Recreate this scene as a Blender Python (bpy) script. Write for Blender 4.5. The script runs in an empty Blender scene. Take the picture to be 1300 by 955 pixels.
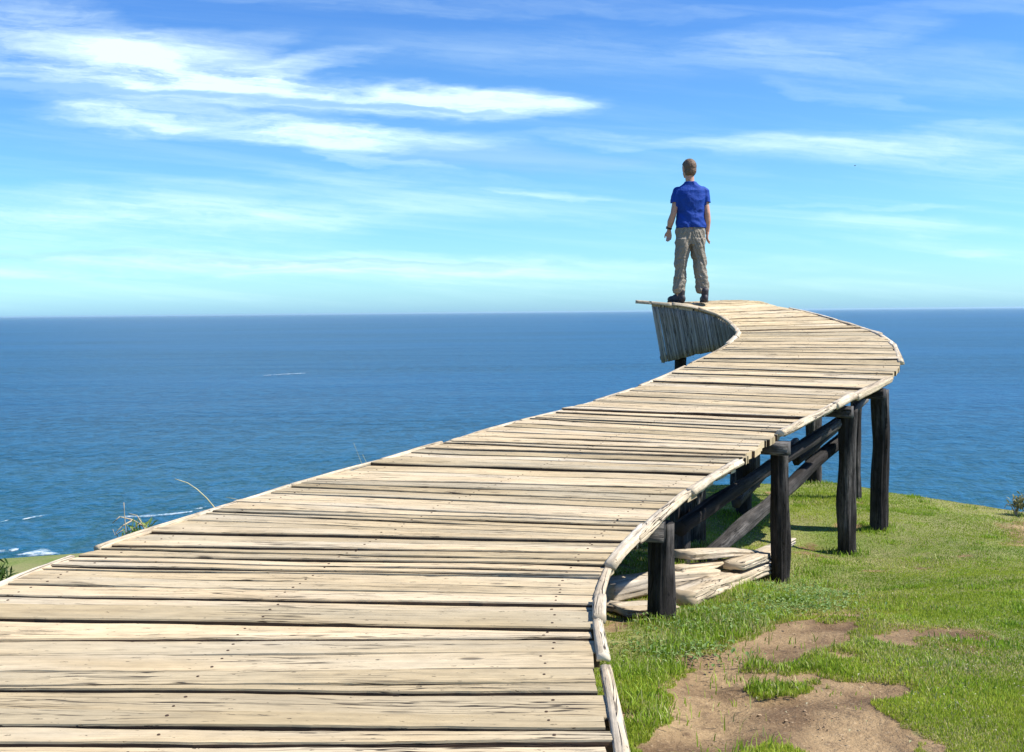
import bpy, bmesh, math, random
import numpy as np
from mathutils import Vector, Matrix, noise as mn

random.seed(7); rng = np.random.default_rng(7)
C = bpy.context.scene.collection
F = 1264.0
ROLL = math.atan2(12.5, 1300)
PIT = math.atan2(81.3, F)

# ------------------------------------------------------------------ helpers
def at(px, py, d):
    """point of the view through photo pixel (px,py) at depth d along +Y"""
    x = px-650.0; y = -(py-477.5)
    c, s = math.cos(-ROLL), math.sin(-ROLL)
    x, y = c*x-s*y, s*x+c*y
    v = np.array([x, F*math.cos(PIT)+y*math.sin(PIT), -F*math.sin(PIT)+y*math.cos(PIT)])
    return v/v[1]*d
def atz(px, py, z):
    v = at(px, py, 1.0)
    return v*(z/v[2])

def tagit(o, label=None, cat=None, group=None, kind=None):
    if label: o['label'] = label
    if cat: o['category'] = cat
    if group: o['group'] = group
    if kind: o['kind'] = kind
    return o
def empty(name, loc, label, cat, group=None):
    o = bpy.data.objects.new(name, None); C.objects.link(o); o.location = loc
    o.empty_display_size = .1
    return tagit(o, label, cat, group)
def link(name, me, mat, parent=None, smooth=True):
    o = bpy.data.objects.new(name, me); C.objects.link(o)
    if mat is not None and not me.materials: me.materials.append(mat)
    if smooth:
        me.polygons.foreach_set('use_smooth', [True]*len(me.polygons))
    if parent is not None:
        o.parent = parent
        o.matrix_parent_inverse = Matrix.Identity(4)
        o.location = -parent.location          # mesh data is in world coordinates
    return o

class MB:
    """collects verts/faces/uvs"""
    def __init__(s): s.v = []; s.f = []; s.uv = []; s.col = []
    def add(s, verts, faces, uvs, col=None):
        b = len(s.v); s.v += [tuple(p) for p in verts]
        for f, u in zip(faces, uvs):
            s.f.append(tuple(b+i for i in f)); s.uv.append(u); s.col.append(col if col is not None else 0.5)
    def mesh(s, name):
        me = bpy.data.meshes.new(name); me.from_pydata(s.v, [], s.f)
        ul = me.uv_layers.new(name='UVMap')
        flat = [c for f in s.uv for uv in f for c in uv]
        ul.data.foreach_set('uv', flat)
        at_ = me.attributes.new('rnd', 'FLOAT', 'FACE')
        at_.data.foreach_set('value', s.col)
        me.update(); return me

def frames(pts):
    pts = [Vector(p) for p in pts]; n = len(pts)
    T = []
    for i in range(n):
        a = pts[max(i-1, 0)]; b = pts[min(i+1, n-1)]
        T.append((b-a).normalized())
    up = Vector((0, 0, 1)) if abs(T[0].z) < .9 else Vector((0, 1, 0))
    N = (up-T[0]*up.dot(T[0])).normalized(); out = []
    for i in range(n):
        N = (N-T[i]*N.dot(T[i])).normalized()
        out.append((pts[i], T[i], N, T[i].cross(N)))
    return out
def resample(pts, step):
    pts = [Vector(p) for p in pts]; out = []
    for a, b in zip(pts[:-1], pts[1:]):
        n = max(1, int(round((b-a).length/step)))
        for k in range(n): out.append(a.lerp(b, k/n))
    out.append(pts[-1]); return out
def tube(mb, pts, rad, nseg=14, step=.08, sq=(1, 1), rough=.08, ridge=.06, seed=0, col=None, flat_bottom=0, box=0.0, wob=0.0, taper=1.0):
    """irregular log: rad radius, sq (normal, binormal) squash, box>0 squares the section"""
    P = resample(pts, step); FR = frames(P); n = len(P); vs = []; L = 0; us = []
    ph = seed*13.7
    for i, (p, T, N, B) in enumerate(FR):
        if i: L += (P[i]-P[i-1]).length
        us.append(L)
    for i, (p, T, N, B) in enumerate(FR):
        t = us[i]/max(L, 1e-6)
        off = N*wob*mn.noise(Vector((us[i]*.9, ph, 3)))+B*wob*mn.noise(Vector((us[i]*.9, ph, 9)))
        for k in range(nseg):
            a = 2*math.pi*k/nseg; ca, sa = math.cos(a), math.sin(a)
            r = rad*(1+(taper-1)*t)
            if box > 0:
                m = max(abs(ca), abs(sa)); r *= (1-box)+box/m*.92
            r *= 1+rough*2*mn.noise(Vector((us[i]*2.5, ca*1.2+ph, sa*1.2)))+ridge*2*mn.noise(Vector((us[i]*.6, ca*4+ph, sa*4)))
            r *= 1+.9*ridge*mn.noise(Vector((us[i]*1.3, ca*8+ph, sa*8)))
            x = ca*r*sq[0]; y = sa*r*sq[1]
            if flat_bottom and x < -flat_bottom*r: x = -flat_bottom*r
            vs.append(p+off+N*x+B*y)
    fs = []; uv = []
    circ = 2*math.pi*rad
    for i in range(n-1):
        for k in range(nseg):
            k2 = (k+1) % nseg
            fs.append((i*nseg+k, i*nseg+k2, (i+1)*nseg+k2, (i+1)*nseg+k))
            v0 = k/nseg*circ+ph; v1 = (k+1)/nseg*circ+ph
            uv.append(((us[i], v0), (us[i], v1), (us[i+1], v1), (us[i+1], v0)))
    for idx, ii in ((0, 0), (n-1, n-1)):
        ring = [ii*nseg+k for k in range(nseg)]
        c = len(vs); T = FR[ii][1]
        cp = sum((vs[r] for r in ring), Vector())/nseg
        vs.append(cp)
        for k in range(nseg):
            a, b = ring[k], ring[(k+1) % nseg]
            fs.append((b, a, c) if ii == 0 else (a, b, c))
            uv.append(((.5, ph+.003), (.5, ph+.0032), (.501, ph+.003)))
    mb.add(vs, fs, uv, col)

# ------------------------------------------------------------------ node helpers
def newmat(name):
    m = bpy.data.materials.new(name); m.use_nodes = True
    nt = m.node_tree; nt.nodes.clear()
    out = nt.nodes.new('ShaderNodeOutputMaterial'); b = nt.nodes.new('ShaderNodeBsdfPrincipled')
    nt.links.new(b.outputs[0], out.inputs[0]); b.inputs['Roughness'].default_value = .85
    b.inputs['Specular IOR Level'].default_value = .3
    return m, nt, b
class G:
    def __init__(s, nt): s.nt = nt; s.n = nt.nodes; s.l = nt.links
    def _in(s, sock, v):
        if isinstance(v, bpy.types.NodeSocket): s.l.new(v, sock)
        elif v is not None: sock.default_value = v
    def m(s, op, a, b=None, c=None, clamp=False):
        n = s.n.new('ShaderNodeMath'); n.operation = op; n.use_clamp = clamp
        s._in(n.inputs[0], a); s._in(n.inputs[1], b); s._in(n.inputs[2], c); return n.outputs[0]
    def vm(s, op, a, b=None):
        n = s.n.new('ShaderNodeVectorMath'); n.operation = op
        s._in(n.inputs[0], a); s._in(n.inputs[1], b); return n.outputs[0]
    def noise(s, vec, scale, detail=4, rough=.5, dist=0):
        n = s.n.new('ShaderNodeTexNoise'); s._in(n.inputs['Vector'], vec)
        n.inputs['Scale'].default_value = scale; n.inputs['Detail'].default_value = detail
        n.inputs['Roughness'].default_value = rough; n.inputs['Distortion'].default_value = dist
        return n.outputs[0]
    def ramp(s, fac, stops):
        n = s.n.new('ShaderNodeValToRGB'); s._in(n.inputs[0], fac); e = n.color_ramp.elements
        while len(e) < len(stops): e.new(.5)
        for el, (p, c) in zip(e, stops):
            el.position = p; el.color = (c, c, c, 1) if isinstance(c, (int, float)) else (*c, 1)
        return n.outputs[0]
    def mix(s, fac, a, b, mode='MIX'):
        n = s.n.new('ShaderNodeMix'); n.data_type = 'RGBA'; n.blend_type = mode
        s._in(n.inputs['Factor'], fac)
        for sock, v in ((n.inputs[6], a), (n.inputs[7], b)):
            s._in(sock, (*v, 1) if isinstance(v, tuple) and len(v) == 3 else v)
        return n.outputs[2]
    def sep(s, v):
        n = s.n.new('ShaderNodeSeparateXYZ'); s._in(n.inputs[0], v); return n.outputs
    def comb(s, x, y, z):
        n = s.n.new('ShaderNodeCombineXYZ')
        for i, v in enumerate((x, y, z)): s._in(n.inputs[i], v)
        return n.outputs[0]
    def mapr(s, v, a, b, c=0, d=1, smooth=True):
        n = s.n.new('ShaderNodeMapRange'); n.interpolation_type = 'SMOOTHSTEP' if smooth else 'LINEAR'
        s._in(n.inputs[0], v); n.inputs[1].default_value = a; n.inputs[2].default_value = b
        n.inputs[3].default_value = c; n.inputs[4].default_value = d; return n.outputs[0]
    def attr(s, name, out='Fac'):
        n = s.n.new('ShaderNodeAttribute'); n.attribute_name = name; return n.outputs[out]
    def bump(s, h, strength, dist, normal=None):
        n = s.n.new('ShaderNodeBump'); s._in(n.inputs['Height'], h)
        n.inputs['Strength'].default_value = strength; n.inputs['Distance'].default_value = dist
        if normal is not None: s._in(n.inputs['Normal'], normal)
        return n.outputs[0]

def wood_mat(name, light, dark, crack, crack_amt=.5, varamt=.25, grain=.35, silver=None, knots=True, bumpd=.006):
    m, nt, b = newmat(name); g = G(nt)
    tc = nt.nodes.new('ShaderNodeTexCoord'); uv = tc.outputs['UV']
    oi = nt.nodes.new('ShaderNodeObjectInfo').outputs['Random']
    u, v, _ = g.sep(uv); rnd = g.attr('rnd')
    w = g.m('ADD', g.m('MULTIPLY', oi, 37.0), g.m('MULTIPLY', rnd, 23.0))
    # slow wander of the grain
    wa = g.noise(g.comb(g.m('MULTIPLY', u, 1.1), g.m('MULTIPLY', v, 5.0), w), 1.0, 3, .5)
    vv = g.m('ADD', v, g.m('MULTIPLY', g.m('SUBTRACT', wa, .5), .07))
    fine = g.noise(g.comb(g.m('MULTIPLY', u, 3.0), g.m('MULTIPLY', vv, 170.0), w), 1.0, 5, .65)
    mid = g.noise(g.comb(g.m('MULTIPLY', u, 1.2), g.m('MULTIPLY', vv, 34.0), w), 1.0, 4, .55)
    broad = g.noise(g.comb(g.m('MULTIPLY', u, 1.3), g.m('MULTIPLY', v, 6.0), w), 1.0, 4, .6)
    col = g.mix(g.ramp(broad, [(.3, 0.0), (.72, 1.0)]), light, dark)
    if silver:
        sv = g.noise(g.comb(g.m('MULTIPLY', u, .7), g.m('MULTIPLY', v, 3.0), g.m('ADD', w, 5.0)), 1.0, 3, .5)
        col = g.mix(g.ramp(sv, [(.45, 0.0), (.68, .8)]), col, silver)
    vr = g.m('ADD', g.m('MULTIPLY', rnd, varamt*2), 1-varamt)
    col = g.mix(1.0, col, g.comb(vr, vr, g.m('MULTIPLY', vr, g.m('ADD', g.m('MULTIPLY', rnd, .06), .97))), 'MULTIPLY')
    gf = g.m('ADD', g.m('MULTIPLY', g.m('SUBTRACT', fine, .5), grain*1.6), 1.0)
    gf = g.m('ADD', gf, g.m('MULTIPLY', g.m('SUBTRACT', mid, .5), grain*1.0))
    col = g.mix(1.0, col, g.comb(gf, gf, gf), 'MULTIPLY')
    # checks and splits: thin long dark openings
    cn = g.noise(g.comb(g.m('MULTIPLY', u, 1.5), g.m('MULTIPLY', vv, 34.0), g.m('ADD', w, 11.0)), 1.0, 3, .5)
    cl = g.m('ABSOLUTE', g.m('SUBTRACT', cn, .5))
    gate = g.noise(g.comb(g.m('MULTIPLY', u, 1.6), g.m('MULTIPLY', v, 7.0), g.m('ADD', w, 31.0)), 1.0, 2, .5)
    gate = g.mapr(gate, .56-.14*crack_amt, .68-.1*crack_amt)
    ck = g.m('MULTIPLY', g.mapr(cl, .004, .020, 1, 0), gate)
    # frayed dark patches
    fr = g.noise(g.comb(g.m('MULTIPLY', u, 5.0), g.m('MULTIPLY', vv, 60.0), g.m('ADD', w, 3.0)), 1.0, 5, .7)
    fg = g.noise(g.comb(g.m('MULTIPLY', u, 1.5), g.m('MULTIPLY', v, 8.0), g.m('ADD', w, 51.0)), 1.0, 2, .5)
    ck2 = g.m('MULTIPLY', g.mapr(fr, .56, .66), g.mapr(fg, .58, .72))
    ck = g.m('MAXIMUM', ck, g.m('MULTIPLY', ck2, .45))
    # small specks, nail holes and short nicks, and blotchy weathering
    sp = g.noise(g.comb(g.m('MULTIPLY', u, 26.0), g.m('MULTIPLY', v, 75.0), g.m('ADD', w, 7.0)), 1.0, 3, .6)
    ck = g.m('MAXIMUM', ck, g.m('MULTIPLY', g.mapr(sp, .665, .72), .75))
    mo = g.noise(g.comb(g.m('MULTIPLY', u, 9.0), g.m('MULTIPLY', v, 26.0), w), 1.0, 6, .7)
    mf = g.m('ADD', g.m('MULTIPLY', g.m('SUBTRACT', mo, .5), grain*2.2), 1.0)
    col = g.mix(1.0, col, g.comb(mf, mf, mf), 'MULTIPLY')
    if knots:
        vo = nt.nodes.new('ShaderNodeTexVoronoi'); vo.inputs['Scale'].default_value = 1.0
        nt.links.new(g.comb(g.m('MULTIPLY', u, 2.6), g.m('MULTIPLY', v, 8.0), w), vo.inputs['Vector'])
        kn = g.mapr(vo.outputs['Distance'], .05, .13, 1, 0)
        kr = g.sep(vo.outputs['Color'])[0]
        kn = g.m('MULTIPLY', kn, g.mapr(kr, .6, .7))
        ck = g.m('MAXIMUM', ck, g.m('MULTIPLY', kn, .7))
    col = g.mix(ck, col, crack)
    nt.links.new(col, b.inputs['Base Color'])
    h = g.m('SUBTRACT', g.m('ADD', g.m('MULTIPLY', fine, .35), g.m('MULTIPLY', mid, .4)), g.m('MULTIPLY', ck, 1.4))
    nt.links.new(g.bump(h, .75, bumpd), b.inputs['Normal'])
    b.inputs['Roughness'].default_value = .8
    return m

M_deck = wood_mat('weathered_deck_wood', (.51, .40, .235), (.37, .285, .165), (.030, .019, .011), .65, .20, .38, (.44, .38, .27), True, .009)
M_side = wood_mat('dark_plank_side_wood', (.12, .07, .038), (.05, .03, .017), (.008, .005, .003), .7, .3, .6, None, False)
M_pole = wood_mat('bleached_pole_wood', (.54, .455, .32), (.34, .265, .175), (.04, .028, .02), .8, .2, .8, (.58, .53, .43), True, .01)
M_dark = wood_mat('tarred_post_wood', (.026, .023, .022), (.010, .008, .008), (.003, .003, .003), .9, .3, 1.7, (.17, .16, .15), False, .03)
M_grey = wood_mat('grey_split_wood', (.33, .31, .265), (.18, .165, .14), (.02, .018, .016), .8, .3, .5, (.36, .36, .34), False, .008)
M_log = wood_mat('old_timber_wood', (.52, .43, .30), (.33, .26, .17), (.02, .015, .01), .8, .2, .5, (.42, .38, .32), True, .015)

def plainmat(name, col, rough=.8, noise_scale=8, var=.2, spec=.3, bump=0.0, bd=.005):
    m, nt, b = newmat(name); g = G(nt)
    tc = nt.nodes.new('ShaderNodeTexCoord').outputs['Object']
    n = g.noise(tc, noise_scale, 5, .6)
    f = g.m('ADD', g.m('MULTIPLY', g.m('SUBTRACT', n, .5), var*3), 1.0)
    nt.links.new(g.mix(1.0, col, g.comb(f, f, f), 'MULTIPLY'), b.inputs['Base Color'])
    b.inputs['Roughness'].default_value = rough; b.inputs['Specular IOR Level'].default_value = spec
    if bump: nt.links.new(g.bump(n, bump, bd), b.inputs['Normal'])
    return m

# ------------------------------------------------------------------ deck shape
def pt(a, z=None):
    return np.array([a[0], a[1], a[2] if len(a) > 2 else z])
K = []
def kp(l, r, z): K.append((atz(l[0], l[1], z), atz(r[0], r[1], z)))
def kw(l, r, z, zr=None): K.append((np.array([l[0], l[1], z]), np.array([r[0], r[1], z if zr is None else zr])))
kw((-2.1, -1.5), (.24, -1.5), -1.07)
kw((-2.1, .5), (.24, .5), -1.065)
kw((-2.08, 2.2), (.235, 2.1), -1.06)
kw((-2.05, 3.1), (.25, 3.0), -1.055)
kp((25, 733), (756, 748), -1.05)
kp((103, 705), (774, 714), -1.05)
kp((212, 669), (803, 684), -1.05)
kp((303, 637), (828, 657), -1.045)
kp((489, 583), (922, 595), -1.02)
kp((661, 535), (988, 551), -.96)
kp((798, 496), (1077, 506), -.83)
kp((872, 464), (1138, 471), -.64)
kw((2.58, 12.05), (4.27, 11.1), -.45)
kw((2.84, 12.42), (4.50, 12.35), -.30)
kw((2.86, 12.78), (4.64, 13.9), -.21, -.205)
kw((2.71, 12.92), (4.42, 14.7), -.08, -.055)
kw((2.41, 12.93), (3.95, 14.9), .025, .058)
kw((2.04, 12.92), (3.55, 14.6), .082, .132)
kw((1.82, 12.95), (2.98, 14.8), .10, .14)
def catmull(P, t):
    n = len(P); i = int(min(max(math.floor(t), 0), n-2)); u = t-i
    p0 = P[max(i-1, 0)]; p1 = P[i]; p2 = P[i+1]; p3 = P[min(i+2, n-1)]
    # centripetal-ish: use cardinal with lower tension for uneven knots
    d1 = np.linalg.norm(p2-p1)+1e-9; d0 = np.linalg.norm(p1-p0)+1e-9; d2 = np.linalg.norm(p3-p2)+1e-9
    m1 = ((p1-p0)/d0*d1+(p2-p1))/2 if i > 0 else (p2-p1)
    m2 = ((p3-p2)/d2*d1+(p2-p1))/2 if i < n-2 else (p2-p1)
    u2, u3 = u*u, u*u*u
    return (2*u3-3*u2+1)*p1+(u3-2*u2+u)*m1+(-2*u3+3*u2)*p2+(u3-u2)*m2
KL = [k[0] for k in K]; KR = [k[1] for k in K]
def edge(t): return catmull(KL, t), catmull(KR, t)
TT = np.linspace(0, len(K)-1, 1500)
cen = np.array([sum(edge(t))/2 for t in TT])
# length measured on a line 40% from the inner edge
S = np.concatenate([[0], np.cumsum(np.linalg.norm(np.diff(cen, axis=0), axis=1))])
def t_of_s(s): return float(np.interp(s, S, TT))
def deckpt(s, f):
    l, r = edge(t_of_s(s)); return l+(r-l)*f
LEN = S[-1]

# ------------------------------------------------------------------ terrain
crest = [(-3.3, -8), (-3.3, 8.2), (0, 11.6), (2.6, 13.2), (4.4, 13.4), (6.1, 11.9), (9.5, 9.6), (16, 7), (34, 2), (34, -20), (-3.3, -20)]
def sdpoly(x, y, poly):
    d = np.full(x.shape, 1e18); s = np.ones(x.shape); n = len(poly); j = n-1
    for i in range(n):
        ex, ey = poly[j][0]-poly[i][0], poly[j][1]-poly[i][1]
        wx, wy = x-poly[i][0], y-poly[i][1]
        c = np.clip((wx*ex+wy*ey)/(ex*ex+ey*ey), 0, 1)
        bx, by = wx-ex*c, wy-ey*c
        d = np.minimum(d, bx*bx+by*by)
        c1 = y >= poly[i][1]; c2 = y < poly[j][1]; c3 = ex*wy > ey*wx
        flip = (c1 & c2 & c3) | (~c1 & ~c2 & ~c3)
        s = np.where(flip, -s, s); j = i
    return s*np.sqrt(d)
def vnoise(x, y, sc, seed=0, oct=3):
    """cheap value noise, -1..1"""
    out = np.zeros(x.shape); amp = 1; tot = 0
    for o in range(oct):
        xs = x*sc+seed*17.3; ys = y*sc+seed*5.1
        xi = np.floor(xs).astype(np.int64); yi = np.floor(ys).astype(np.int64); fx = xs-xi; fy = ys-yi
        fx = fx*fx*(3-2*fx); fy = fy*fy*(3-2*fy)
        def h(a, b):
            n = (a*374761393+b*668265263+seed*974711+o*1234577) & 0x7fffffff
            n = ((n ^ (n >> 13))*1274126177) & 0x7fffffff
            return ((n ^ (n >> 16)) & 0xffff)/32767.5-1
        v = (h(xi, yi)*(1-fx)+h(xi+1, yi)*fx)*(1-fy)+(h(xi, yi+1)*(1-fx)+h(xi+1, yi+1)*fx)*fy
        out += v*amp; tot += amp; amp *= .5; sc *= 2.03
    return out/tot
def smin(a, b, k):
    h = np.clip(.5+.5*(b-a)/k, 0, 1); return b*(1-h)+a*h-k*h*(1-h)
def smax(a, b, k): return -smin(-a, -b, k)
POSTS = [ # base pixel, depth, diameter, deck fraction at top (visible ones)
    (840, 784, 5.55, .150), (989, 742, 7.75, .135), (1075, 702, 9.45, .165), (1116, 672, 10.1, .172),
    (866, 714, 7.6, .15), (884, 690, 8.7, .14), (945, 655, 10.6, .17), (1086, 634, 11.9, .14), (1034, 611, 13.2, .20)]
def base0(x, y):
    d = 1.0+.135*y
    d = smax(d, np.full(x.shape, 1.32), .3); d = smin(d, np.full(x.shape, 2.27), .25)
    return -d
RB = []
for px, py, d, _ in POSTS:
    p = at(px, py, d); RB.append((p[0], p[1], float(p[2]-base0(np.array([p[0]]), np.array([p[1]]))[0])))
# solve small bumps so the ground passes through each foot
A_ = np.array([[math.exp(-((a[0]-b[0])**2+(a[1]-b[1])**2)/1.0) for b in RB] for a in RB])
W_ = np.linalg.lstsq(A_+np.eye(len(RB))*.05, np.array([r[2] for r in RB]), rcond=None)[0]
def ground(x, y):
    x = np.asarray(x, float); y = np.asarray(y, float)
    z = base0(x, y)-.065*np.clip(x-3.9, 0, 12)*np.clip((y-4)/7, 0, 1)
    for (bx, by, _), w in zip(RB, W_): z = z+w*np.exp(-((x-bx)**2+(y-by)**2)/1.0)
    sd = sdpoly(x, y, crest)+.25*vnoise(x, y, .5, 3)
    dd = np.maximum(sd+.5, 0)
    z = z-np.where(dd < 1.6, .22*dd*dd, .22*2.56+.704*(dd-1.6))
    z = z+.028*vnoise(x, y, 1.1, 1)+.018*vnoise(x, y, 3.5, 2)
    # lower terrace to the left
    t = -6.95+.25*vnoise(x, y, .12, 5)+.03*x*0
    tx = np.maximum(x-2, 0); ty = np.maximum(y-27.5-.25*(x+14)+1.0*vnoise(x, y, .15, 6), 0); tl = np.maximum(-x-60, 0)
    t = t-.06*ty*ty-.5*tx-.6*tl
    z = smax(z, t, .8)
    return np.maximum(z, -75)
def gz(x, y): return float(ground(np.array([x]), np.array([y]))[0])
def gpt(px, py):
    """where the view through a pixel meets the ground"""
    v = at(px, py, 1.0); d = np.arange(2.2, 40, .02)
    below = v[2]*d < ground(v[0]*d, v[1]*d)
    i = int(np.argmax(below)) if below.any() else len(d)-1
    return v*d[i]
def grad(a, b, fine0, fine1, step, ratio=1.16):
    mid = list(np.arange(fine0, fine1, step)); s = step; lo = []; v = fine0
    while v > a: s *= ratio; v -= s; lo.append(v)
    s = step; hi = []; v = mid[-1]
    while v < b: s *= ratio; v += s; hi.append(v)
    return np.array(lo[::-1]+mid+hi)
# bare earth patches, traced on the ground
def poly_ground(pp): return [tuple(gpt(*p)[:2]) for p in pp]
DIRT = [poly_ground([(830, 950), (850, 865), (905, 828), (985, 793), (1060, 775), (1125, 770), (1128, 785), (1095, 808), (1050, 832), (1010, 845), (985, 850), (1010, 862), (1090, 850), (1125, 868), (1150, 950)]),
        poly_ground([(1100, 800), (1200, 793), (1222, 818), (1180, 828), (1120, 822)]),
        poly_ground([(1270, 668), (1310, 660), (1310, 695), (1285, 688)]),
        poly_ground([(985, 700), (1035, 692), (1045, 706), (1005, 722)]),
        poly_ground([(760, 790), (800, 760), (850, 730), (985, 715), (1000, 725), (900, 750), (850, 775), (780, 800)])]
DA = [1.0, .85, .9, .9, .9]
def dirtmask(x, y):
    m = np.zeros(x.shape); wx = .2*vnoise(x, y, 3.0, 11, 4); wy = .2*vnoise(x, y, 3.0, 12, 4)
    for P, a in zip(DIRT, DA):
        sd = sdpoly(x+wx, y+wy, P)
        m = np.maximum(m, a*np.clip(.40-sd/.32, 0, 1))
    reg = np.clip(1.6-np.hypot((x-3.3)/2.6, (y-5.2)/2.6), 0, 1)*np.clip((x-.28*y)*2, 0, 1)
    m = np.maximum(m, reg*np.clip((vnoise(x, y, 1.15, 51, 4)-.42)*5, 0, .8))
    m = m*np.clip(1-(vnoise(x, y, 1.5, 71, 4)-.16)*4*(np.asarray(y) > 3.9), .08, 1)
    m = np.maximum(m, np.clip((vnoise(x, y, 2.4, 61, 3)-.50)*4, 0, .62)*(np.asarray(y) < 14))
    return m
def drymask(x, y):
    v = vnoise(x, y, .8, 21, 4)*.5+vnoise(x, y, 3.2, 22, 3)*.3
    far = np.clip((np.asarray(x)-3.8)/2.5, 0, 1)*np.clip((np.asarray(y)-8.5)/3, 0, 1)
    return np.clip(v*1.3+.22+.7*far, 0, 1)

xs = grad(-160, 170, -4.4, 8.2, .06); ys = grad(-60, 170, 1.6, 15.2, .06)
X, Y = np.meshgrid(xs, ys); Z = ground(X, Y)
dm = dirtmask(X, Y); Z = Z-.035*dm+.012*dm*vnoise(X, Y, 9, 31)
nx, ny = len(xs), len(ys)
me = bpy.data.meshes.new('hillside')
V = np.stack([X.ravel(), Y.ravel(), Z.ravel()], 1)
idx = np.arange(nx*ny).reshape(ny, nx)
Fq = np.stack([idx[:-1, :-1].ravel(), idx[:-1, 1:].ravel(), idx[1:, 1:].ravel(), idx[1:, :-1].ravel()], 1)
me.vertices.add(len(V)); me.vertices.foreach_set('co', V.ravel())
me.loops.add(Fq.size); me.loops.foreach_set('vertex_index', Fq.ravel())
me.polygons.add(len(Fq)); me.polygons.foreach_set('loop_start', np.arange(len(Fq))*4)
me.update(calc_edges=True)
for nm, arr in (('dirt', dm), ('dry', drymask(X, Y))):
    a = me.attributes.new(nm, 'FLOAT', 'POINT'); a.data.foreach_set('value', arr.ravel().astype(np.float32))
m, nt, b = newmat('turf_and_earth'); g = G(nt)
pos = nt.nodes.new('ShaderNodeNewGeometry').outputs['Position']
n1 = g.noise(pos, 14, 6, .65); n2 = g.noise(pos, 60, 4, .6); n3 = g.noise(pos, 2.5, 4, .5)
gc = g.mix(g.ramp(n1, [(.35, 0.0), (.65, 1.0)]), (.09, .135, .022), (.17, .215, .05))
gc = g.mix(g.m('MULTIPLY', g.attr('dry'), .75), gc, (.36, .32, .14))
n4 = g.noise(pos, .7, 6, .65)
gc = g.mix(g.ramp(n4, [(.45, 0.0), (.62, .7)]), gc, (.22, .20, .09))
dc = g.mix(g.ramp(n3, [(.35, 0.0), (.65, 1.0)]), (.13, .078, .038), (.34, .235, .122))
dc = g.mix(g.ramp(n1, [(.5, 0.0), (.72, .8)]), dc, (.11, .066, .035))
dc = g.mix(g.ramp(n2, [(.58, 0.0), (.75, .6)]), dc, (.50, .38, .24))
df = g.mapr(g.m('ADD', g.attr('dirt'), g.m('MULTIPLY', g.m('SUBTRACT', n1, .5), .7)), .10, .36)
nt.links.new(g.mix(df, gc, dc), b.inputs['Base Color'])
nt.links.new(g.bump(g.m('ADD', n1, g.m('MULTIPLY', n2, .4)), .8, .03), b.inputs['Normal'])
b.inputs['Roughness'].default_value = .95
hill = link('hillside', me, m); tagit(hill, kind='structure')

# ------------------------------------------------------------------ grass
def blades(name, pts, h, w, cols, mat, seed=1, lean=.55, kinds=None):
    r = np.random.default_rng(seed); n = len(pts)
    az = r.uniform(0, 2*np.pi, n); la = r.uniform(0, 2*np.pi, n); ln = r.uniform(.1, lean, n)*h
    dx, dy = np.cos(az)*w/2, np.sin(az)*w/2
    lx, ly = np.cos(la)*ln, np.sin(la)*ln
    P = pts
    hz = np.sqrt(np.maximum(h*h-ln*ln, h*h*.2))
    v = np.empty((n, 5, 3))
    v[:, 0] = P+np.stack([-dx, -dy, -.004+0*dx], 1); v[:, 1] = P+np.stack([dx, dy, -.004+0*dx], 1)
    mid = P+np.stack([lx*.35, ly*.35, hz*.6], 1)
    v[:, 2] = mid+np.stack([dx*.8, dy*.8, 0*dx], 1); v[:, 3] = mid+np.stack([-dx*.8, -dy*.8, 0*dx], 1)
    v[:, 4] = P+np.stack([lx, ly, hz], 1)
    base = (np.arange(n)*5)[:, None]
    q = base+np.array([[0, 1, 2, 3]]); t = base+np.array([[3, 2, 4]])
    me = bpy.data.meshes.new(name)
    me.vertices.add(n*5); me.vertices.foreach_set('co', v.ravel())
    li = np.concatenate([q, t], 1).ravel(); me.loops.add(len(li)); me.loops.foreach_set('vertex_index', li)
    ls = (np.arange(n)[:, None]*7+np.array([[0, 4]])).ravel()
    me.polygons.add(n*2); me.polygons.foreach_set('loop_start', ls)
    me.update(calc_edges=True)
    ca = me.color_attributes.new('tint', 'FLOAT_COLOR', 'POINT')
    cc = np.concatenate([np.repeat(cols, 5, 0), np.ones((n*5, 1))], 1)
    ca.data.foreach_set('color', cc.ravel().astype(np.float32))
    o = link(name, me, mat); return o
def leafmat(name, trans=.35):
    m, nt, b = newmat(name); g = G(nt)
    c = g.attr('tint', 'Color')
    nt.links.new(c, b.inputs['Base Color']); b.inputs['Roughness'].default_value = .55
    tr = nt.nodes.new('ShaderNodeBsdfTranslucent'); nt.links.new(c, tr.inputs[0])
    mx = nt.nodes.new('ShaderNodeMixShader'); mx.inputs[0].default_value = trans
    nt.links.new(b.outputs[0], mx.inputs[1]); nt.links.new(tr.outputs[0], mx.inputs[2])
    nt.links.new(mx.outputs[0], nt.nodes['Material Output'].inputs[0]); return m
M_leaf = leafmat('grass_leaf')
def scatter(n, seed, ymin=2.0, ymax=14.3):
    r = np.random.default_rng(seed)
    # density falls with distance so the blades look equally fine everywhere
    y = ymin*(ymax/ymin)**r.uniform(0, 1, n)
    q = r.uniform(0, 1, n); x = np.where(q < .86, -.05*y+q/.86*.67*y, .62*y+((q-.86)/.14)**1.6*.75*y)
    return x, y
def grass_cols(x, y, r):
    dry = drymask(x, y)
    k = r.uniform(0, 1, len(x))
    g1 = np.array([.17, .275, .018]); g2 = np.array([.43, .50, .06]); st = np.array([.55, .48, .23])
    t = np.clip(.5+.6*vnoise(x, y, 1.7, 41, 3)+.35*(k-.5), 0, 1)[:, None]
    c = g1*(1-t)+g2*t
    isdry = (r.uniform(0, 1, len(x)) < dry*.75)[:, None]
    c = np.where(isdry, st*(.7+.5*r.uniform(0, 1, (len(x), 1))), c)
    return c*(.8+.4*r.uniform(0, 1, (len(x), 1)))
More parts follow.
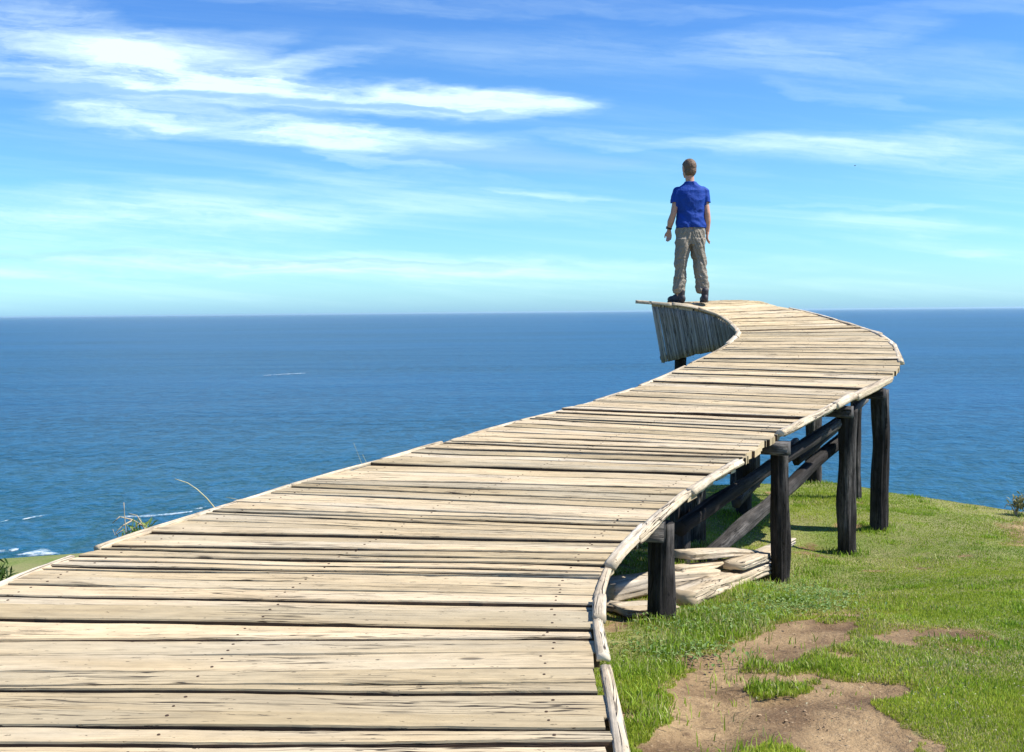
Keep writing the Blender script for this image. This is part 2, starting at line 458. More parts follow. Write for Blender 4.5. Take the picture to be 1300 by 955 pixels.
r = np.random.default_rng(5)
x, y = scatter(880000, 5)
sd = sdpoly(x, y, crest); d = dirtmask(x, y)
keep = (sd < .9) & (r.uniform(0, 1, len(x)) > 1.1*d**1.25-.02) & (vnoise(x, y, 6, 44, 2)+r.uniform(-1, 1, len(x)) > -1.05)
x, y = x[keep], y[keep]; z = ground(x, y)-.035*dirtmask(x, y)
dry = drymask(x, y); lush = np.clip(.5+1.1*vnoise(x, y, .9, 45, 3)-dry*.5, 0, 1)
near = np.clip(1-(x-.3*y)/(1.2), 0, 1)     # longer where it grows against the boardwalk
h = (1-.5*dirtmask(x, y))*(.008+.009*lush+.015*near*lush)*r.uniform(.5, 1.35, len(x))
w = .0018+.00036*y
tagit(blades('grass', np.stack([x, y, z], 1), h, w*r.uniform(.7, 1.3, len(x)), grass_cols(x, y, r), M_leaf, 6), kind='stuff')
# tufts of longer grass round the posts, along the timber and along the boardwalk's edge
TP = []
rr = np.random.default_rng(9)
def tuft(cx, cy, n, sp, hh):
    a = rr.normal(0, sp, (n, 2)); xx = cx+a[:, 0]; yy = cy+a[:, 1]
    for p, q, hv in zip(xx, yy, hh*rr.uniform(.4, 1.2, n)): TP.append((p, q, hv))
for px, py, d_, dia in POSTS:
    p = at(px, py, d_); tuft(p[0], p[1]-.04, 260, .11, .06)
for _ in range(90):
    s_ = rr.uniform(3.9, 7.6); l, rt = deckpt(s_, 0), deckpt(s_, 1)
    o_ = rr.uniform(.02, .6); dirv = (rt-l)[:2]/np.linalg.norm((rt-l)[:2])
    tuft(rt[0]+dirv[0]*o_, rt[1]+dirv[1]*o_, 90, .07, .055)
for px, py in [(905, 770), (870, 785), (940, 760), (1000, 735), (985, 760), (820, 790), (1030, 730), (960, 745), (1050, 745)]:
    p = gpt(px, py); tuft(p[0], p[1], 240, .10, .05)
for px, py in [(1100, 812), (1015, 850), (1060, 845), (1130, 840), (925, 835), (1080, 850), (1105, 822), (1020, 866)]:
    p = gpt(px, py); tuft(p[0], p[1], 300, .09, .03)
for _ in range(170):
    yy_ = 3.6*(12.5/3.6)**rr.uniform(0, 1); xx_ = yy_*rr.uniform(.12, .55)
    tuft(xx_, yy_, int(rr.integers(40, 160)), rr.uniform(.03, .10), rr.uniform(.022, .045))
TP = np.array(TP); zz = ground(TP[:, 0], TP[:, 1])
dk = (sdpoly(TP[:, 0], TP[:, 1], DIRT[4]) > 0) & ((dirtmask(TP[:, 0], TP[:, 1]) < .35) | (rr.uniform(0, 1, len(TP)) < .04))
TP = TP[dk]; zz = zz[dk]
cols = grass_cols(TP[:, 0], TP[:, 1], rr)*np.array([.85, .98, .85])
tagit(blades('tall_grass', np.stack([TP[:, 0], TP[:, 1], zz], 1), TP[:, 2], .0036+.0004*TP[:, 1], cols, M_leaf, 10, .75), kind='stuff')
# low leafy weeds
def weeds(name, spots, n, sp, size, c0, c1, seed):
    r = np.random.default_rng(seed); vs = []; fs = []; cs = []
    for (px, py) in spots:
        p = gpt(px, py)
        for _ in range(n):
            x_, y_ = p[0]+r.normal(0, sp), p[1]+r.normal(0, sp)
            z_ = r.uniform(.008, .035)
            a = r.uniform(0, 6.28); s = size*r.uniform(.6, 1.3); tl = r.uniform(-.3, .6)
            dx, dy = math.cos(a), math.sin(a); b_ = len(vs)
            vs += [(x_, y_, z_), (x_+dx*s*.5-dy*s*.3, y_+dy*s*.5+dx*s*.3, z_+s*tl*.5+.004), (x_+dx*s, y_+dy*s, z_+s*tl), (x_+dx*s*.5+dy*s*.3, y_+dy*s*.5-dx*s*.3, z_+s*tl*.5+.004)]
            fs.append((b_, b_+1, b_+2, b_+3)); t = r.uniform(0, 1)
            cs += [tuple(c0[i]*(1-t)+c1[i]*t for i in range(3))+(1,)]*4
    va = np.array(vs); c4 = va.reshape(-1, 4, 3)[:, 0]; va[:, 2] += np.repeat(ground(c4[:, 0], c4[:, 1]), 4)
    me = bpy.data.meshes.new(name); me.from_pydata(va.tolist(), [], fs)
    ca = me.color_attributes.new('tint', 'FLOAT_COLOR', 'POINT'); ca.data.foreach_set('color', np.array(cs, np.float32).ravel())
    return tagit(link(name, me, M_leaf, smooth=False), kind='stuff')
weeds('clover', [(1010, 760), (1030, 752), (975, 765), (1045, 770), (960, 778), (1000, 775), (900, 780), (1020, 742), (925, 790), (870, 800), (890, 830), (840, 830), (1055, 758), (990, 748)], 130, .12, .026, (.08, .17, .03), (.26, .36, .12), 3)
weeds('leaf_litter', [(1230, 800), (1260, 815), (1285, 840), (1200, 830), (1270, 790), (1240, 850), (1290, 770), (1180, 760), (900, 870), (1090, 900), (1250, 900)], 26, .28, .012, (.42, .38, .25), (.35, .38, .18), 4)
# clods and pebbles on the bare earth: nobody could count them
mb = MB(); r = np.random.default_rng(12); cnt = 0
while cnt < 420:
    xx = r.uniform(.5, 4.5); yy = r.uniform(2.6, 8)
    if dirtmask(np.array([xx]), np.array([yy]))[0] < .5: continue
    s = .003+.009*r.uniform(0, 1)**3; z_ = gz(xx, yy)-.035
    vs = []
    for k in range(2):
        for j in range(5):
            a = j*1.2566+k*.6; q = s*r.uniform(.7, 1.3)*(1.0 if k == 0 else .6)
            vs.append((xx+math.cos(a)*q, yy+math.sin(a)*q, z_+(s*.7 if k else -.003)))
    fs = [(j, (j+1) % 5, 5+(j+1) % 5, 5+j) for j in range(5)]+[(5, 6, 7, 8, 9)]
    mb.add(vs, fs, [((0, 0),)*len(f) for f in fs]); cnt += 1
tagit(link('pebbles', mb.mesh('pebbles'), plainmat('clod_earth', (.34, .24, .14), .95, 30, .5), smooth=False), kind='stuff')

# ------------------------------------------------------------------ boardwalk
foot = deckpt(LEN*.45, .5); bw = empty('boardwalk', (float(foot[0]), float(foot[1]), gz(foot[0], foot[1])),
    'long curving boardwalk of weathered planks on dark posts rising towards the sea', 'boardwalk')
# planks: cut positions with uneven widths; seams lie a little askew
cuts = [0.0]
while cuts[-1] < LEN:
    w_ = random.choice([.04, .08, .10, .12, .135, .15] if cuts[-1] < 6.3 else [.06, .09, .12, .14, .16, .175, .19])*random.uniform(.9, 1.1)
    if cuts[-1] > LEN-4.2: w_ *= .9
    cuts.append(cuts[-1]+w_)
cuts[-1] = LEN
if cuts[-1]-cuts[-2] < .08: cuts.pop(-2)
skew = [random.uniform(-.045, .045) for _ in cuts]; skew[0] = skew[-1] = 0
mb = MB(); NAILS = []
NU = 46
plank_ends = []
for i in range(len(cuts)-1):
    a, b_ = cuts[i], cuts[i+1]; rnd = random.random(); ph = i*3.17
    dz = random.uniform(-.005, .005)+(.008 if random.random() < .12 else 0)
    tiltz = random.choice([random.uniform(-.012, -.003), random.uniform(-.005, .005), random.uniform(-.005, .005)]); th = .05
    e0, e1 = random.uniform(-.02, .022), random.uniform(-.02, .022)
    if i < 6: e0 = e1 = 0
    gap0 = random.choice([.001, .001, .003, .006]); gap1 = random.choice([.001, .001, .003, .006])
    gA = random.choice([.001, .003, .007, .012]); gB = random.choice([.001, .003, .007, .013])
    rows = []; cross = [(0, -th), (0, -.006), (.012, 0.0), (.25, .0), (.5, .0015), (.75, .0), (.988, 0.0), (1, -.006), (1, -th)]
    Wd = np.linalg.norm(deckpt((a+b_)/2, 1)-deckpt((a+b_)/2, 0))
    for k in range(NU+1):
        f = k/NU; ff = -e0/Wd+(1+(e0+e1)/Wd)*f if True else f
        fc = min(max(ff, 0), 1)
        sa = a+skew[i]*(fc-.5)*2; sb = b_+skew[i+1]*(fc-.5)*2
        # ragged edges
        na = .006*mn.noise(Vector((f*9, ph, 1)))+.004*mn.noise(Vector((f*31, ph, 5)))
        nb = .006*mn.noise(Vector((f*9, ph, 7)))+.004*mn.noise(Vector((f*31, ph, 11)))
        wide = gap0+gA*max(0, mn.noise(Vector((f*2.3, ph, 21))))*2+.001
        wide2 = gap1+gB*max(0, mn.noise(Vector((f*2.3, ph, 27))))*2+.001
        sa = max(sa+wide+abs(na), 0); sb = min(sb-wide2-abs(nb), LEN)
        la, ra = edge(t_of_s(sa)); lb, rb = edge(t_of_s(sb))
        pa = la+(ra-la)*ff; pb = lb+(rb-lb)*ff
        if k in (0, NU):
            jj = random.uniform(-.006, .006)
            pa = pa+(ra-la)*jj/Wd
        zz_ = dz+.006*mn.noise(Vector((f*3.3, ph, 40)))
        row = []
        for c, h_ in cross:
            p = pa+(pb-pa)*c; row.append((p[0], p[1], p[2]+h_+zz_+tiltz*(c-.5)))
        rows.append(row)
    vs = [p for row in rows for p in row]; nc = len(cross); fs = []; uv = []
    wdt = b_-a; vb = i*1.37
    for k in range(NU):
        u0, u1 = k/NU*Wd+rnd*9, (k+1)/NU*Wd+rnd*9
        for c in range(nc-1):
            fs.append((k*nc+c, (k+1)*nc+c, (k+1)*nc+c+1, k*nc+c+1))
            v0 = vb+cross[c][0]*wdt+cross[c][1]; v1 = vb+cross[c+1][0]*wdt+cross[c+1][1]
            uv.append(((u0, v0), (u1, v0), (u1, v1), (u0, v1)))
        fs.append((k*nc+nc-1, (k+1)*nc+nc-1, (k+1)*nc, k*nc)); uv.append(((u0, vb), (u1, vb), (u1, vb+wdt), (u0, vb+wdt)))
    fs.append(tuple(range(nc))); uv.append(tuple((c*.01, vb+cross[c][0]*wdt) for c in range(nc)))
    fs.append(tuple(NU*nc+c for c in range(nc))[::-1]); uv.append(tuple((c*.01, vb+cross[c][0]*wdt) for c in range(nc)))
    mb.add(vs, fs, uv, rnd)
    if wdt > .07:
        for kk in (3, NU//2, NU-3):
            for cc in (3, 5) if wdt > .11 else (4,):
                nx_ = rows[kk][cc]; ka = random.uniform(-.012, .012); NAILS.append((nx_[0]+ka, nx_[1]+ka*.3, nx_[2]+.0005))
me = mb.mesh('deck')
bm = bmesh.new(); bm.from_mesh(me); bmesh.ops.recalc_face_normals(bm, faces=bm.faces); bm.to_mesh(me); bm.free()
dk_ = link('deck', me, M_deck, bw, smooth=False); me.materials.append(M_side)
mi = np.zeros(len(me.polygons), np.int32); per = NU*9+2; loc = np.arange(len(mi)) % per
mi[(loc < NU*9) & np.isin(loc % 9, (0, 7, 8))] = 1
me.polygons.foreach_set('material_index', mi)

nb = MB()
for (a_, b_, c_) in NAILS:
    q_ = random.uniform(.0045, .0065)
    nb.add([(a_+q_*math.cos(j*1.0472), b_+q_*math.sin(j*1.0472), c_-.002) for j in range(6)]+[(a_+q_*.8*math.cos(j*1.0472), b_+q_*.8*math.sin(j*1.0472), c_+.0015) for j in range(6)],
           [(j, (j+1) % 6, 6+(j+1) % 6, 6+j) for j in range(6)]+[(6, 7, 8, 9, 10, 11)], [((0, 0),)*4]*6+[((0, 0),)*6])
tagit(link('nail_heads', nb.mesh('nail_heads'), plainmat('rusty_nail', (.06, .035, .022), .8, 40, .3), bw, smooth=False), kind='stuff')

# edge poles: pieces laid end to end along the plank ends
def s_at_px(px, side, lo=0, hi=None):
    best = None
    for s_ in np.linspace(lo, hi or LEN, 900):
        p = deckpt(s_, side); q = px_of(p)
        dd = abs(q[0]-px)
        if best is None or dd < best[0]: best = (dd, s_)
    return best[1]
def px_of(p):
    # inverse of at()
    X_, Y_, Z_ = p; cp, sp = math.cos(PIT), math.sin(PIT)
    dep = Y_*cp-Z_*sp; y = (Y_*sp+Z_*cp)/dep*F; x = X_/dep*F
    c, s = math.cos(ROLL), math.sin(ROLL)
    x, y = c*x-s*y, s*x+c*y
    return 650+x, 477.5-y, dep
SH = s_at_px(1143, 1, 9.0, 14.5)     # the outer bend
def pole(side, s0, s1, rad, off, zoff, seed, sq=(.8, 1), lift=(0, 0), chord=.55):
    pts = []; n = max(2, int((s1-s0)/.12)+1)
    for k in range(n+1):
        s_ = s0+(s1-s0)*k/n; l, rt = edge(t_of_s(min(max(s_, 0), LEN)))
        d_ = (rt-l); d_ = d_/np.linalg.norm(d_)
        p = (rt+d_*off) if side else (l-d_*off)
        pts.append((p[0], p[1], p[2]+zoff+lift[0]+(lift[1]-lift[0])*k/n))
    if s1 > LEN:
        pts.append(tuple(np.array(pts[-1])+(np.array(pts[-1])-np.array(pts[-3]))/np.linalg.norm(np.array(pts[-1])-np.array(pts[-3]))*(s1-LEN)))
    # a pole is nearly straight: pull the run towards its chord
    a_, b_ = np.array(pts[0]), np.array(pts[-1])
    pts = [tuple(np.array(p)*(1-chord)+(a_+(b_-a_)*k/(len(pts)-1))*chord) for k, p in enumerate(pts)]
    mb = MB(); tube(mb, pts, rad, 18, .035, sq, .08, .15, seed, None, .5, .55, .02, random.uniform(.75, 1.1))
    link('edge_pole', mb.mesh('edge_pole'), M_pole, bw)
pr = [(757, 1.2)]
R_px = [(0.0, 2.0, .032), (2.02, 3.1, .030)]
def spx_r(px): return s_at_px(px, 1, 4.2, SH)
pieces = [(0.3, 1.3, .026), (1.33, 2.5, .024), (2.53, 3.75, .021), (3.77, 4.45, .021), (4.5, 4.85, .021), (4.87, 5.12, .024), (5.15, 5.62, .021), (5.64, spx_r(815), .026),
          (spx_r(800), spx_r(869), .028), (spx_r(873), spx_r(935), .029), (spx_r(988), spx_r(1055), .038), (spx_r(1055), spx_r(1080), .042), (spx_r(1081), spx_r(1126), .046)]
for k, (s0, s1, rd) in enumerate(pieces):
    pole(1, s0, s1, rd, .018, -.005+.004*(k % 3), 40+k, (.85, 1), (random.uniform(-.006, .01), random.uniform(-.006, .012)))
s = SH+.02; k = 0
while s < LEN-1.2:
    e = s+random.uniform(.45, .7); pole(1, s, e, .034, .02, -.012, 60+k); s = e+.02; k += 1
s = 1.0; k = 0
SJ = s_at_px(925, 0, 9.0, s_at_px(941, 0, 9.0, LEN))
while s < SJ-.02:
    e = min(s+random.uniform(.6, 1.3), SJ); pole(0, s, e, .020, .012, -.006, 80+k, (.8, 1), chord=.15); s = e+random.choice([.02, .02, .15]); k += 1
# inner bend: finer, smoother rim
s = SJ; k = 0
while s < LEN-.05:
    e = s+random.uniform(.35, .6)
    last = e > LEN-.25
    pole(0, s, LEN+.20 if last else e, .030, .02, -.006, 110+k, (.9, 1), chord=0); s = e+.005; k += 1
    if last: break

# posts, cross beams, stringers, braces
def under(px, d):
    """deck surface height above ground position: nearest deck sample"""
    best = (9e9, 0, 0)
    return best
DS = [(s_, f_, deckpt(s_, f_)) for s_ in np.linspace(0, LEN, 240) for f_ in np.linspace(0, 1, 21)]
DSP = np.array([q[2] for q in DS])
def deck_over(x, y):
    d2 = (DSP[:, 0]-x)**2+(DSP[:, 1]-y)**2; i = int(d2.argmin()); return DS[i][0], DS[i][1], DSP[i]
def post(x, y, dia, seed, sink=.1, lean=(0, 0), topz=None):
    s_, f_, dp = deck_over(x, y); g0 = gz(x, y)
    tz = (dp[2]-.155) if topz is None else topz
    mb = MB(); tube(mb, [(x, y, g0-sink), (x+lean[0], y+lean[1], tz)], dia/2, 36, .04, (1, 1), .11, .12, seed, None, 0, 0, .035, .93)
    link('post', mb.mesh('post'), M_dark, bw); return s_, f_
pS = []
for k, (px, py, d_, dia) in enumerate(POSTS):
    p = at(px, py, d_); pS.append(post(p[0], p[1], dia, 200+k))
for k, u_ in enumerate((.35, .62)):
    q = deckpt(SJ+(LEN-SJ)*u_, .13); post(q[0], q[1], .13, 260+k)
def beam(s_, f0, f1, h=.045, seed=0, zo=-.105, mat=None):
    l, rt = edge(t_of_s(s_)); d_ = rt-l
    a = l+d_*f0; b2 = l+d_*f1
    mb = MB(); tube(mb, [(a[0], a[1], a[2]+zo), (b2[0], b2[1], b2[2]+zo)], h*1.12, 16, .12, (1, 1), .03, .03, seed, None, 0, .95)
    link('cross_beam', mb.mesh('cross_beam'), mat or M_dark, bw)
for k, (px, ov) in enumerate([(838, .01), (987, .04), (1073, .03), (1117, .02)]):
    beam(spx_r(px), .05, 1.0+ov, .05, 300+k)
    l, rt = edge(t_of_s(spx_r(px)))
    q = l+(rt-l)*.12; post(q[0], q[1], .15, 320+k)
for k, s_ in enumerate([1.2, 3.3]):
    beam(s_, .03, .97, .05, 330+k)
    for f_ in (.1, .92):
        q = deckpt(s_, f_); post(q[0], q[1], .14, 340+k*3+int(f_*2))
for k, (s_, f0, fp) in enumerate([(SH+.45, .12, ()), (SH+1.2, .5, ()), (SH+2.0, .5, ()), (LEN-.35, .12, (.16, .9))]):
    beam(s_, f0, .97, .05, 350+k)
    for f_ in fp:
        q = deckpt(s_, f_); post(q[0], q[1], .16, 360+k*3+int(f_*2), .25)
# stringers follow the deck in pieces
cs = [1.2, 3.3]+[spx_r(p) for p in (838, 987, 1073, 1117)]+[SH+.45, SH+1.3, SH+2.1, LEN-.35]
for k in range(len(cs)-1):
    for f_ in ((.07, .93) if k < 6 else (.93,)):
        n = 4; pts = []
        for j in range(n+1):
            q = deckpt(cs[k]+(cs[k+1]-cs[k])*j/n, f_); pts.append((q[0], q[1], q[2]-.088+.0*j))
        mb = MB(); tube(mb, pts, .034, 12, .15, (1, 1), .06, .05, 400+k*2+int(f_*2)); link('stringer', mb.mesh('stringer'), M_dark, bw)
def brace(a, b2, rad, seed, mat=None):
    mb = MB(); tube(mb, [a, b2], rad, 16, .07, (1, .9), .13, .10, seed, None, 0, .3, .035, .85)
    link('brace', mb.mesh('brace'), mat or M_dark, bw)
brace(at(862, 672, 7.3), at(1068, 532, 9.55), .062, 501)
brace(at(893, 716, 7.9), at(1068, 556, 9.75), .066, 502)
brace(at(1010, 585, 9.9), at(1100, 508, 10.9), .05, 503)
brace(at(935, 640, 9.5), at(1010, 560, 11.6), .05, 504)

# slatted skirt under the inner edge
mb = MB(); n = 62; SA = SJ+.12
def rim(s_):
    l, rt = edge(t_of_s(s_)); d_ = (rt-l)/np.linalg.norm(rt-l); return l-d_*.012, d_
arc = [SA]; 
ss = np.linspace(SA, LEN-.02, 600); rp = np.array([rim(q)[0] for q in ss]); al = np.concatenate([[0], np.cumsum(np.linalg.norm(np.diff(rp, axis=0), axis=1))])
pos_ = 0.0; k = 0
while pos_ < al[-1]:
    wv = random.uniform(.030, .050); s_ = float(np.interp(pos_+wv/2, al, ss)); q, dv = rim(s_)
    q2 = rim(float(np.interp(min(pos_+wv, al[-1]), al, ss)))[0]; tv = (q2-rim(float(np.interp(pos_, al, ss)))[0]); tv = tv/(np.linalg.norm(tv)+1e-9)
    u_ = pos_/al[-1]; H = .13+.63*u_+random.uniform(-.006, .006)
    inn = .10+.08*u_; ta = -.10*u_
    top = Vector((q[0]+dv[0]*.02, q[1]+dv[1]*.02, q[2]-.045)); bot = Vector((q[0]+dv[0]*(inn), q[1]+dv[1]*(inn), q[2]-.03-H))
    bot += Vector((tv[0], tv[1], 0))*ta*.6
    jit = Vector((dv[0], dv[1], 0))*random.uniform(-.006, .006)
    tube(mb, [top+jit, bot+jit], wv*.46, 8, .12, (1.0, .85), .12, .12, 600+k, random.random(), 0, .3)
    pos_ += wv*.70; k += 1
link('slat_skirt', mb.mesh('slat_skirt'), M_grey, bw)
# rail closing the skirt's lower hem
pts = []
for u_ in np.linspace(0.02, .99, 24):
    s_ = float(np.interp(u_*al[-1], al, ss)); q, dv = rim(s_); H = .13+.63*u_-.06; inn = .13+.08*u_
    pts.append((q[0]+dv[0]*inn, q[1]+dv[1]*inn, q[2]-.03-H))
mb = MB(); tube(mb, pts, .028, 10, .08, (1, 1), .06, .05, 700); link('hem_rail', mb.mesh('hem_rail'), M_dark, bw)

# ------------------------------------------------------------------ loose timber under the deck
def timber(pa, pb, rad, sq, seed, label, box=.8, mat=None, lift=0.0):
    a = Vector(pa); b2 = Vector(pb); a.z += lift; b2.z += lift
    mb = MB(); tube(mb, [a, b2], rad, 32, .04, sq, .08, .10, seed, None, 0, min(.97, box+.14), .03, .9)
    me = mb.mesh('timber'); o = link('timber', me, mat or M_log)
    c = sum((v.co for v in me.vertices), Vector())/len(me.vertices); zmin = min(v.co.z for v in me.vertices)
    piv = Vector((c.x, c.y, zmin)); me.transform(Matrix.Translation(-piv)); o.location = piv
    return tagit(o, label, 'timber', 'loose timbers under the boardwalk')
def gp(px, py, up=0.0):
    p = gpt(px, py); return (p[0], p[1], p[2]+up)
timber(gp(768, 766, .07), gp(905, 742, .07), .085, (.75, 1), 801, 'grey squared beam lying in the shade left of and behind the nearest post')
timber(gp(856, 748, .13), gp(945, 733, .12), .05, (.6, 1.3), 802, 'rough brown slab lying second from the top of the timber heap beside the nearest post')
timber(gp(868, 742, .21), gp(953, 732, .20), .055, (.55, 1.5), 803, 'rounded pale slab topmost on the timber heap right of the nearest post')
timber(gp(868, 770, .05), gp(985, 722, .05), .062, (.75, 1.45), 804, 'long pale squared timber reaching from the grass back to the second post', .95)
timber(gp(930, 740, .10), gp(1000, 703, .12), .05, (.55, 1.7), 805, 'bleached board with its far end tilted up behind the second post')
timber(gp(785, 780, .03), gp(850, 772, .03), .05, (.4, 2.2), 806, 'short flat board on bare earth just left of the nearest post')
timber(gp(750, 772, .02), gp(790, 778, .03), .045, (.5, 1.4), 807, 'small dark chunk of wood beside the boardwalk edge, nearest the camera')

# ------------------------------------------------------------------ person
def remesh(parts, name, vox, smooth=3):
    bm = bmesh.new()
    for kind, a in parts:
        if kind == 'ell':
            c, r_, rot = a; m_ = Matrix.Translation(Vector(c)) @ (rot.to_matrix().to_4x4() if rot else Matrix.Identity(4)) @ Matrix.Diagonal((*r_, 1))
            bmesh.ops.create_uvsphere(bm, u_segments=28, v_segments=18, radius=1, matrix=m_)
        elif kind == 'cap':           # chain of (point, radius)
            for (p, r1), (q, r2) in zip(a[:-1], a[1:]):
                p, q = Vector(p), Vector(q); n = max(2, int((q-p).length/.012))
                T = (q-p).normalized(); up = Vector((0, 0, 1)) if abs(T.z) < .9 else Vector((0, 1, 0))
                N = (up-T*up.dot(T)).normalized(); B = T.cross(N); rows = []
                for i in range(n+1):
                    c = p.lerp(q, i/n); r0 = r1+(r2-r1)*i/n
                    rows.append([bm.verts.new(c+N*math.cos(t)*r0+B*math.sin(t)*r0) for t in [2*math.pi*k/18 for k in range(18)]])
                for i in range(n):
                    for k in range(18): bm.faces.new((rows[i][k], rows[i][(k+1) % 18], rows[i+1][(k+1) % 18], rows[i+1][k]))
                bm.faces.new(rows[0][::-1]); bm.faces.new(rows[-1])
                for c, r0 in ((p, r1), (q, r2)):
                    bmesh.ops.create_uvsphere(bm, u_segments=16, v_segments=10, radius=r0*.995, matrix=Matrix.Translation(c))
        elif kind == 'loft':          # rings (cx, cy, z, rx, ry, power)
            rows = []
            for (cx, cy, z_, rx, ry) in a:
                rows.append([bm.verts.new((cx+rx*math.copysign(abs(math.cos(t))**.85, math.cos(t)), cy+ry*math.copysign(abs(math.sin(t))**.9, math.sin(t)), z_)) for t in [2*math.pi*k/32 for k in range(32)]])
            for i in range(len(rows)-1):
                for k in range(32): bm.faces.new((rows[i][k], rows[i][(k+1) % 32], rows[i+1][(k+1) % 32], rows[i+1][k]))
            bm.faces.new(rows[0][::-1]); bm.faces.new(rows[-1])
    bmesh.ops.recalc_face_normals(bm, faces=bm.faces)
    me = bpy.data.meshes.new(name); bm.to_mesh(me); bm.free()
    o = bpy.data.objects.new('tmp', me); C.objects.link(o)
    md = o.modifiers.new('r', 'REMESH'); md.mode = 'VOXEL'; md.voxel_size = vox
    if smooth:
        sm = o.modifiers.new('s', 'SMOOTH'); sm.iterations = smooth; sm.factor = .5
    dg = bpy.context.evaluated_depsgraph_get(); dg.update()
    me2 = bpy.data.meshes.new_from_object(o.evaluated_get(dg)); me2.name = name
    bpy.data.objects.remove(o); return me2
def cloth(me, fn):
    me.update()
    nrm = [v.normal.copy() for v in me.vertices]
    for v, n_ in zip(me.vertices, nrm): v.co += n_*fn(v.co, n_)
    me.update()

PX, PY = 2.382, 13.3
PZ = deck_over(PX, PY)[2][2]+.004
person = empty('person', (PX, PY, PZ), 'man in blue T-shirt and khaki trousers standing at the far end of the boardwalk', 'person')
person.scale = (1.052,)*3
def padd(name, me, mat, label=None):
    me.materials.clear(); me.materials.append(mat)
    me.polygons.foreach_set('use_smooth', [True]*len(me.polygons))
    o = bpy.data.objects.new(name, me); C.objects.link(o); o.parent = person
    if label: o['label'] = label
    return o
def X_(xz): return (xz-315)/420.0
def H_(yz): return (885-yz)/420.0
HR = Matrix.Rotation(math.radians(22), 3, 'Z')      # head turned a little to his left
HC = Vector((X_(308), .015, 1.682))
def hd(v): return HC+HR @ Vector(v)
hrot = HR.to_euler()
shL, shR = (-.158, 0, 1.395), (.168, 0, 1.395)
elL, wrL = (X_(224), -.03, 1.115), (X_(205), .03, .93)
elR, wrR = (X_(402), -.035, 1.115), (X_(407), .01, .90)
parts = [('ell', (hd((0, -.005, .015)), (.079, .099, .097), hrot)), ('ell', (hd((0, .022, -.055)), (.058, .072, .068), hrot)),
         ('cap', [(hd((0, .085, -.01)), .014), (hd((0, .102, -.035)), .016)]),                 # nose
         ('ell', (hd((0, .07, -.095)), (.028, .022, .018), hrot)), ('ell', (hd((0, .088, -.066)), (.024, .012, .008), hrot)),
         ('ell', (hd((-.078, .0, -.02)), (.010, .020, .032), hrot)), ('ell', (hd((.078, .0, -.02)), (.010, .020, .032), hrot)),
         ('cap', [(hd((0, -.015, -.06)), .056), (Vector((-.006, .0, 1.53)), .054), (Vector((.004, -.004, 1.46)), .056)]),
         ('loft', [(.005, 0, .90, .16, .105), (.005, 0, 1.0, .155, .10), (.005, 0, 1.12, .152, .10), (.006, 0, 1.25, .168, .115), (.006, 0, 1.36, .17, .10), (.006, 0, 1.42, .14, .075), (.006, 0, 1.465, .08, .055)]),
         ('cap', [(shL, .046), (elL, .038), ((X_(212), .0, 1.02), .043), (wrL, .027)]),
         ('cap', [(shR, .046), (elR, .038), ((X_(405), -.01, 1.02), .043), (wrR, .027)]),
         ('cap', [((-.085, 0, .90), .09), ((-.12, .01, .50), .058), ((-.13, -.01, .33), .056), ((-.135, -.02, .10), .04)]),
         ('cap', [((.09, 0, .90), .09), ((.135, .01, .50), .058), ((.15, -.01, .33), .056), ((.18, -.02, .10), .04)])]
# hands: palm, four unequal fingers, thumb
def hand(w_, side, yaw):
    w_ = Vector(w_); R_ = Matrix.Rotation(yaw, 3, 'Z')
    def q(x_, y_, z_): return w_+R_ @ Vector((x_*side, y_, z_))
    parts.append(('cap', [(q(0, 0, 0), .024), (q(0, .004, -.03), .024)]))
    for j, (yy, ln) in enumerate([(.026, .062), (.009, .070), (-.008, .065), (-.024, .050)]):
        a = q(0, yy*.55, -.02); kn = q(.004, yy, -.088)
        m1 = q(-.002, yy*1.05, -.088-ln*.42); m2 = q(-.014, yy*1.05+.002, -.088-ln*.75); tp = q(-.028, yy+.004, -.088-ln*.98)
        parts.append(('cap', [(a, .013), (kn, .0115)]))
        parts.append(('cap', [(kn, .0092), (m1, .0085), (m2, .0078), (tp, .0068)]))
    parts.append(('cap', [(q(0, .012, -.028), .014), (q(-.006, .042, -.062), .0105), (q(-.010, .050, -.088), .009), (q(-.014, .050, -.108), .0075)]))
hand(wrL, 1, math.radians(70)); hand(wrR, -1, math.radians(0))
body = remesh(parts, 'body', .0042, 2)
m, nt, b = newmat('skin'); g = G(nt)
pos = nt.nodes.new('ShaderNodeTexCoord').outputs['Object']
nt.links.new(g.mix(g.noise(pos, 12, 3), (.46, .245, .165), (.55, .31, .22)), b.inputs['Base Color'])
b.inputs['Roughness'].default_value = .55; b.inputs['Subsurface Weight'].default_value = .08; b.inputs['Subsurface Radius'].default_value = (.02, .008, .004)
padd('body', body, m)
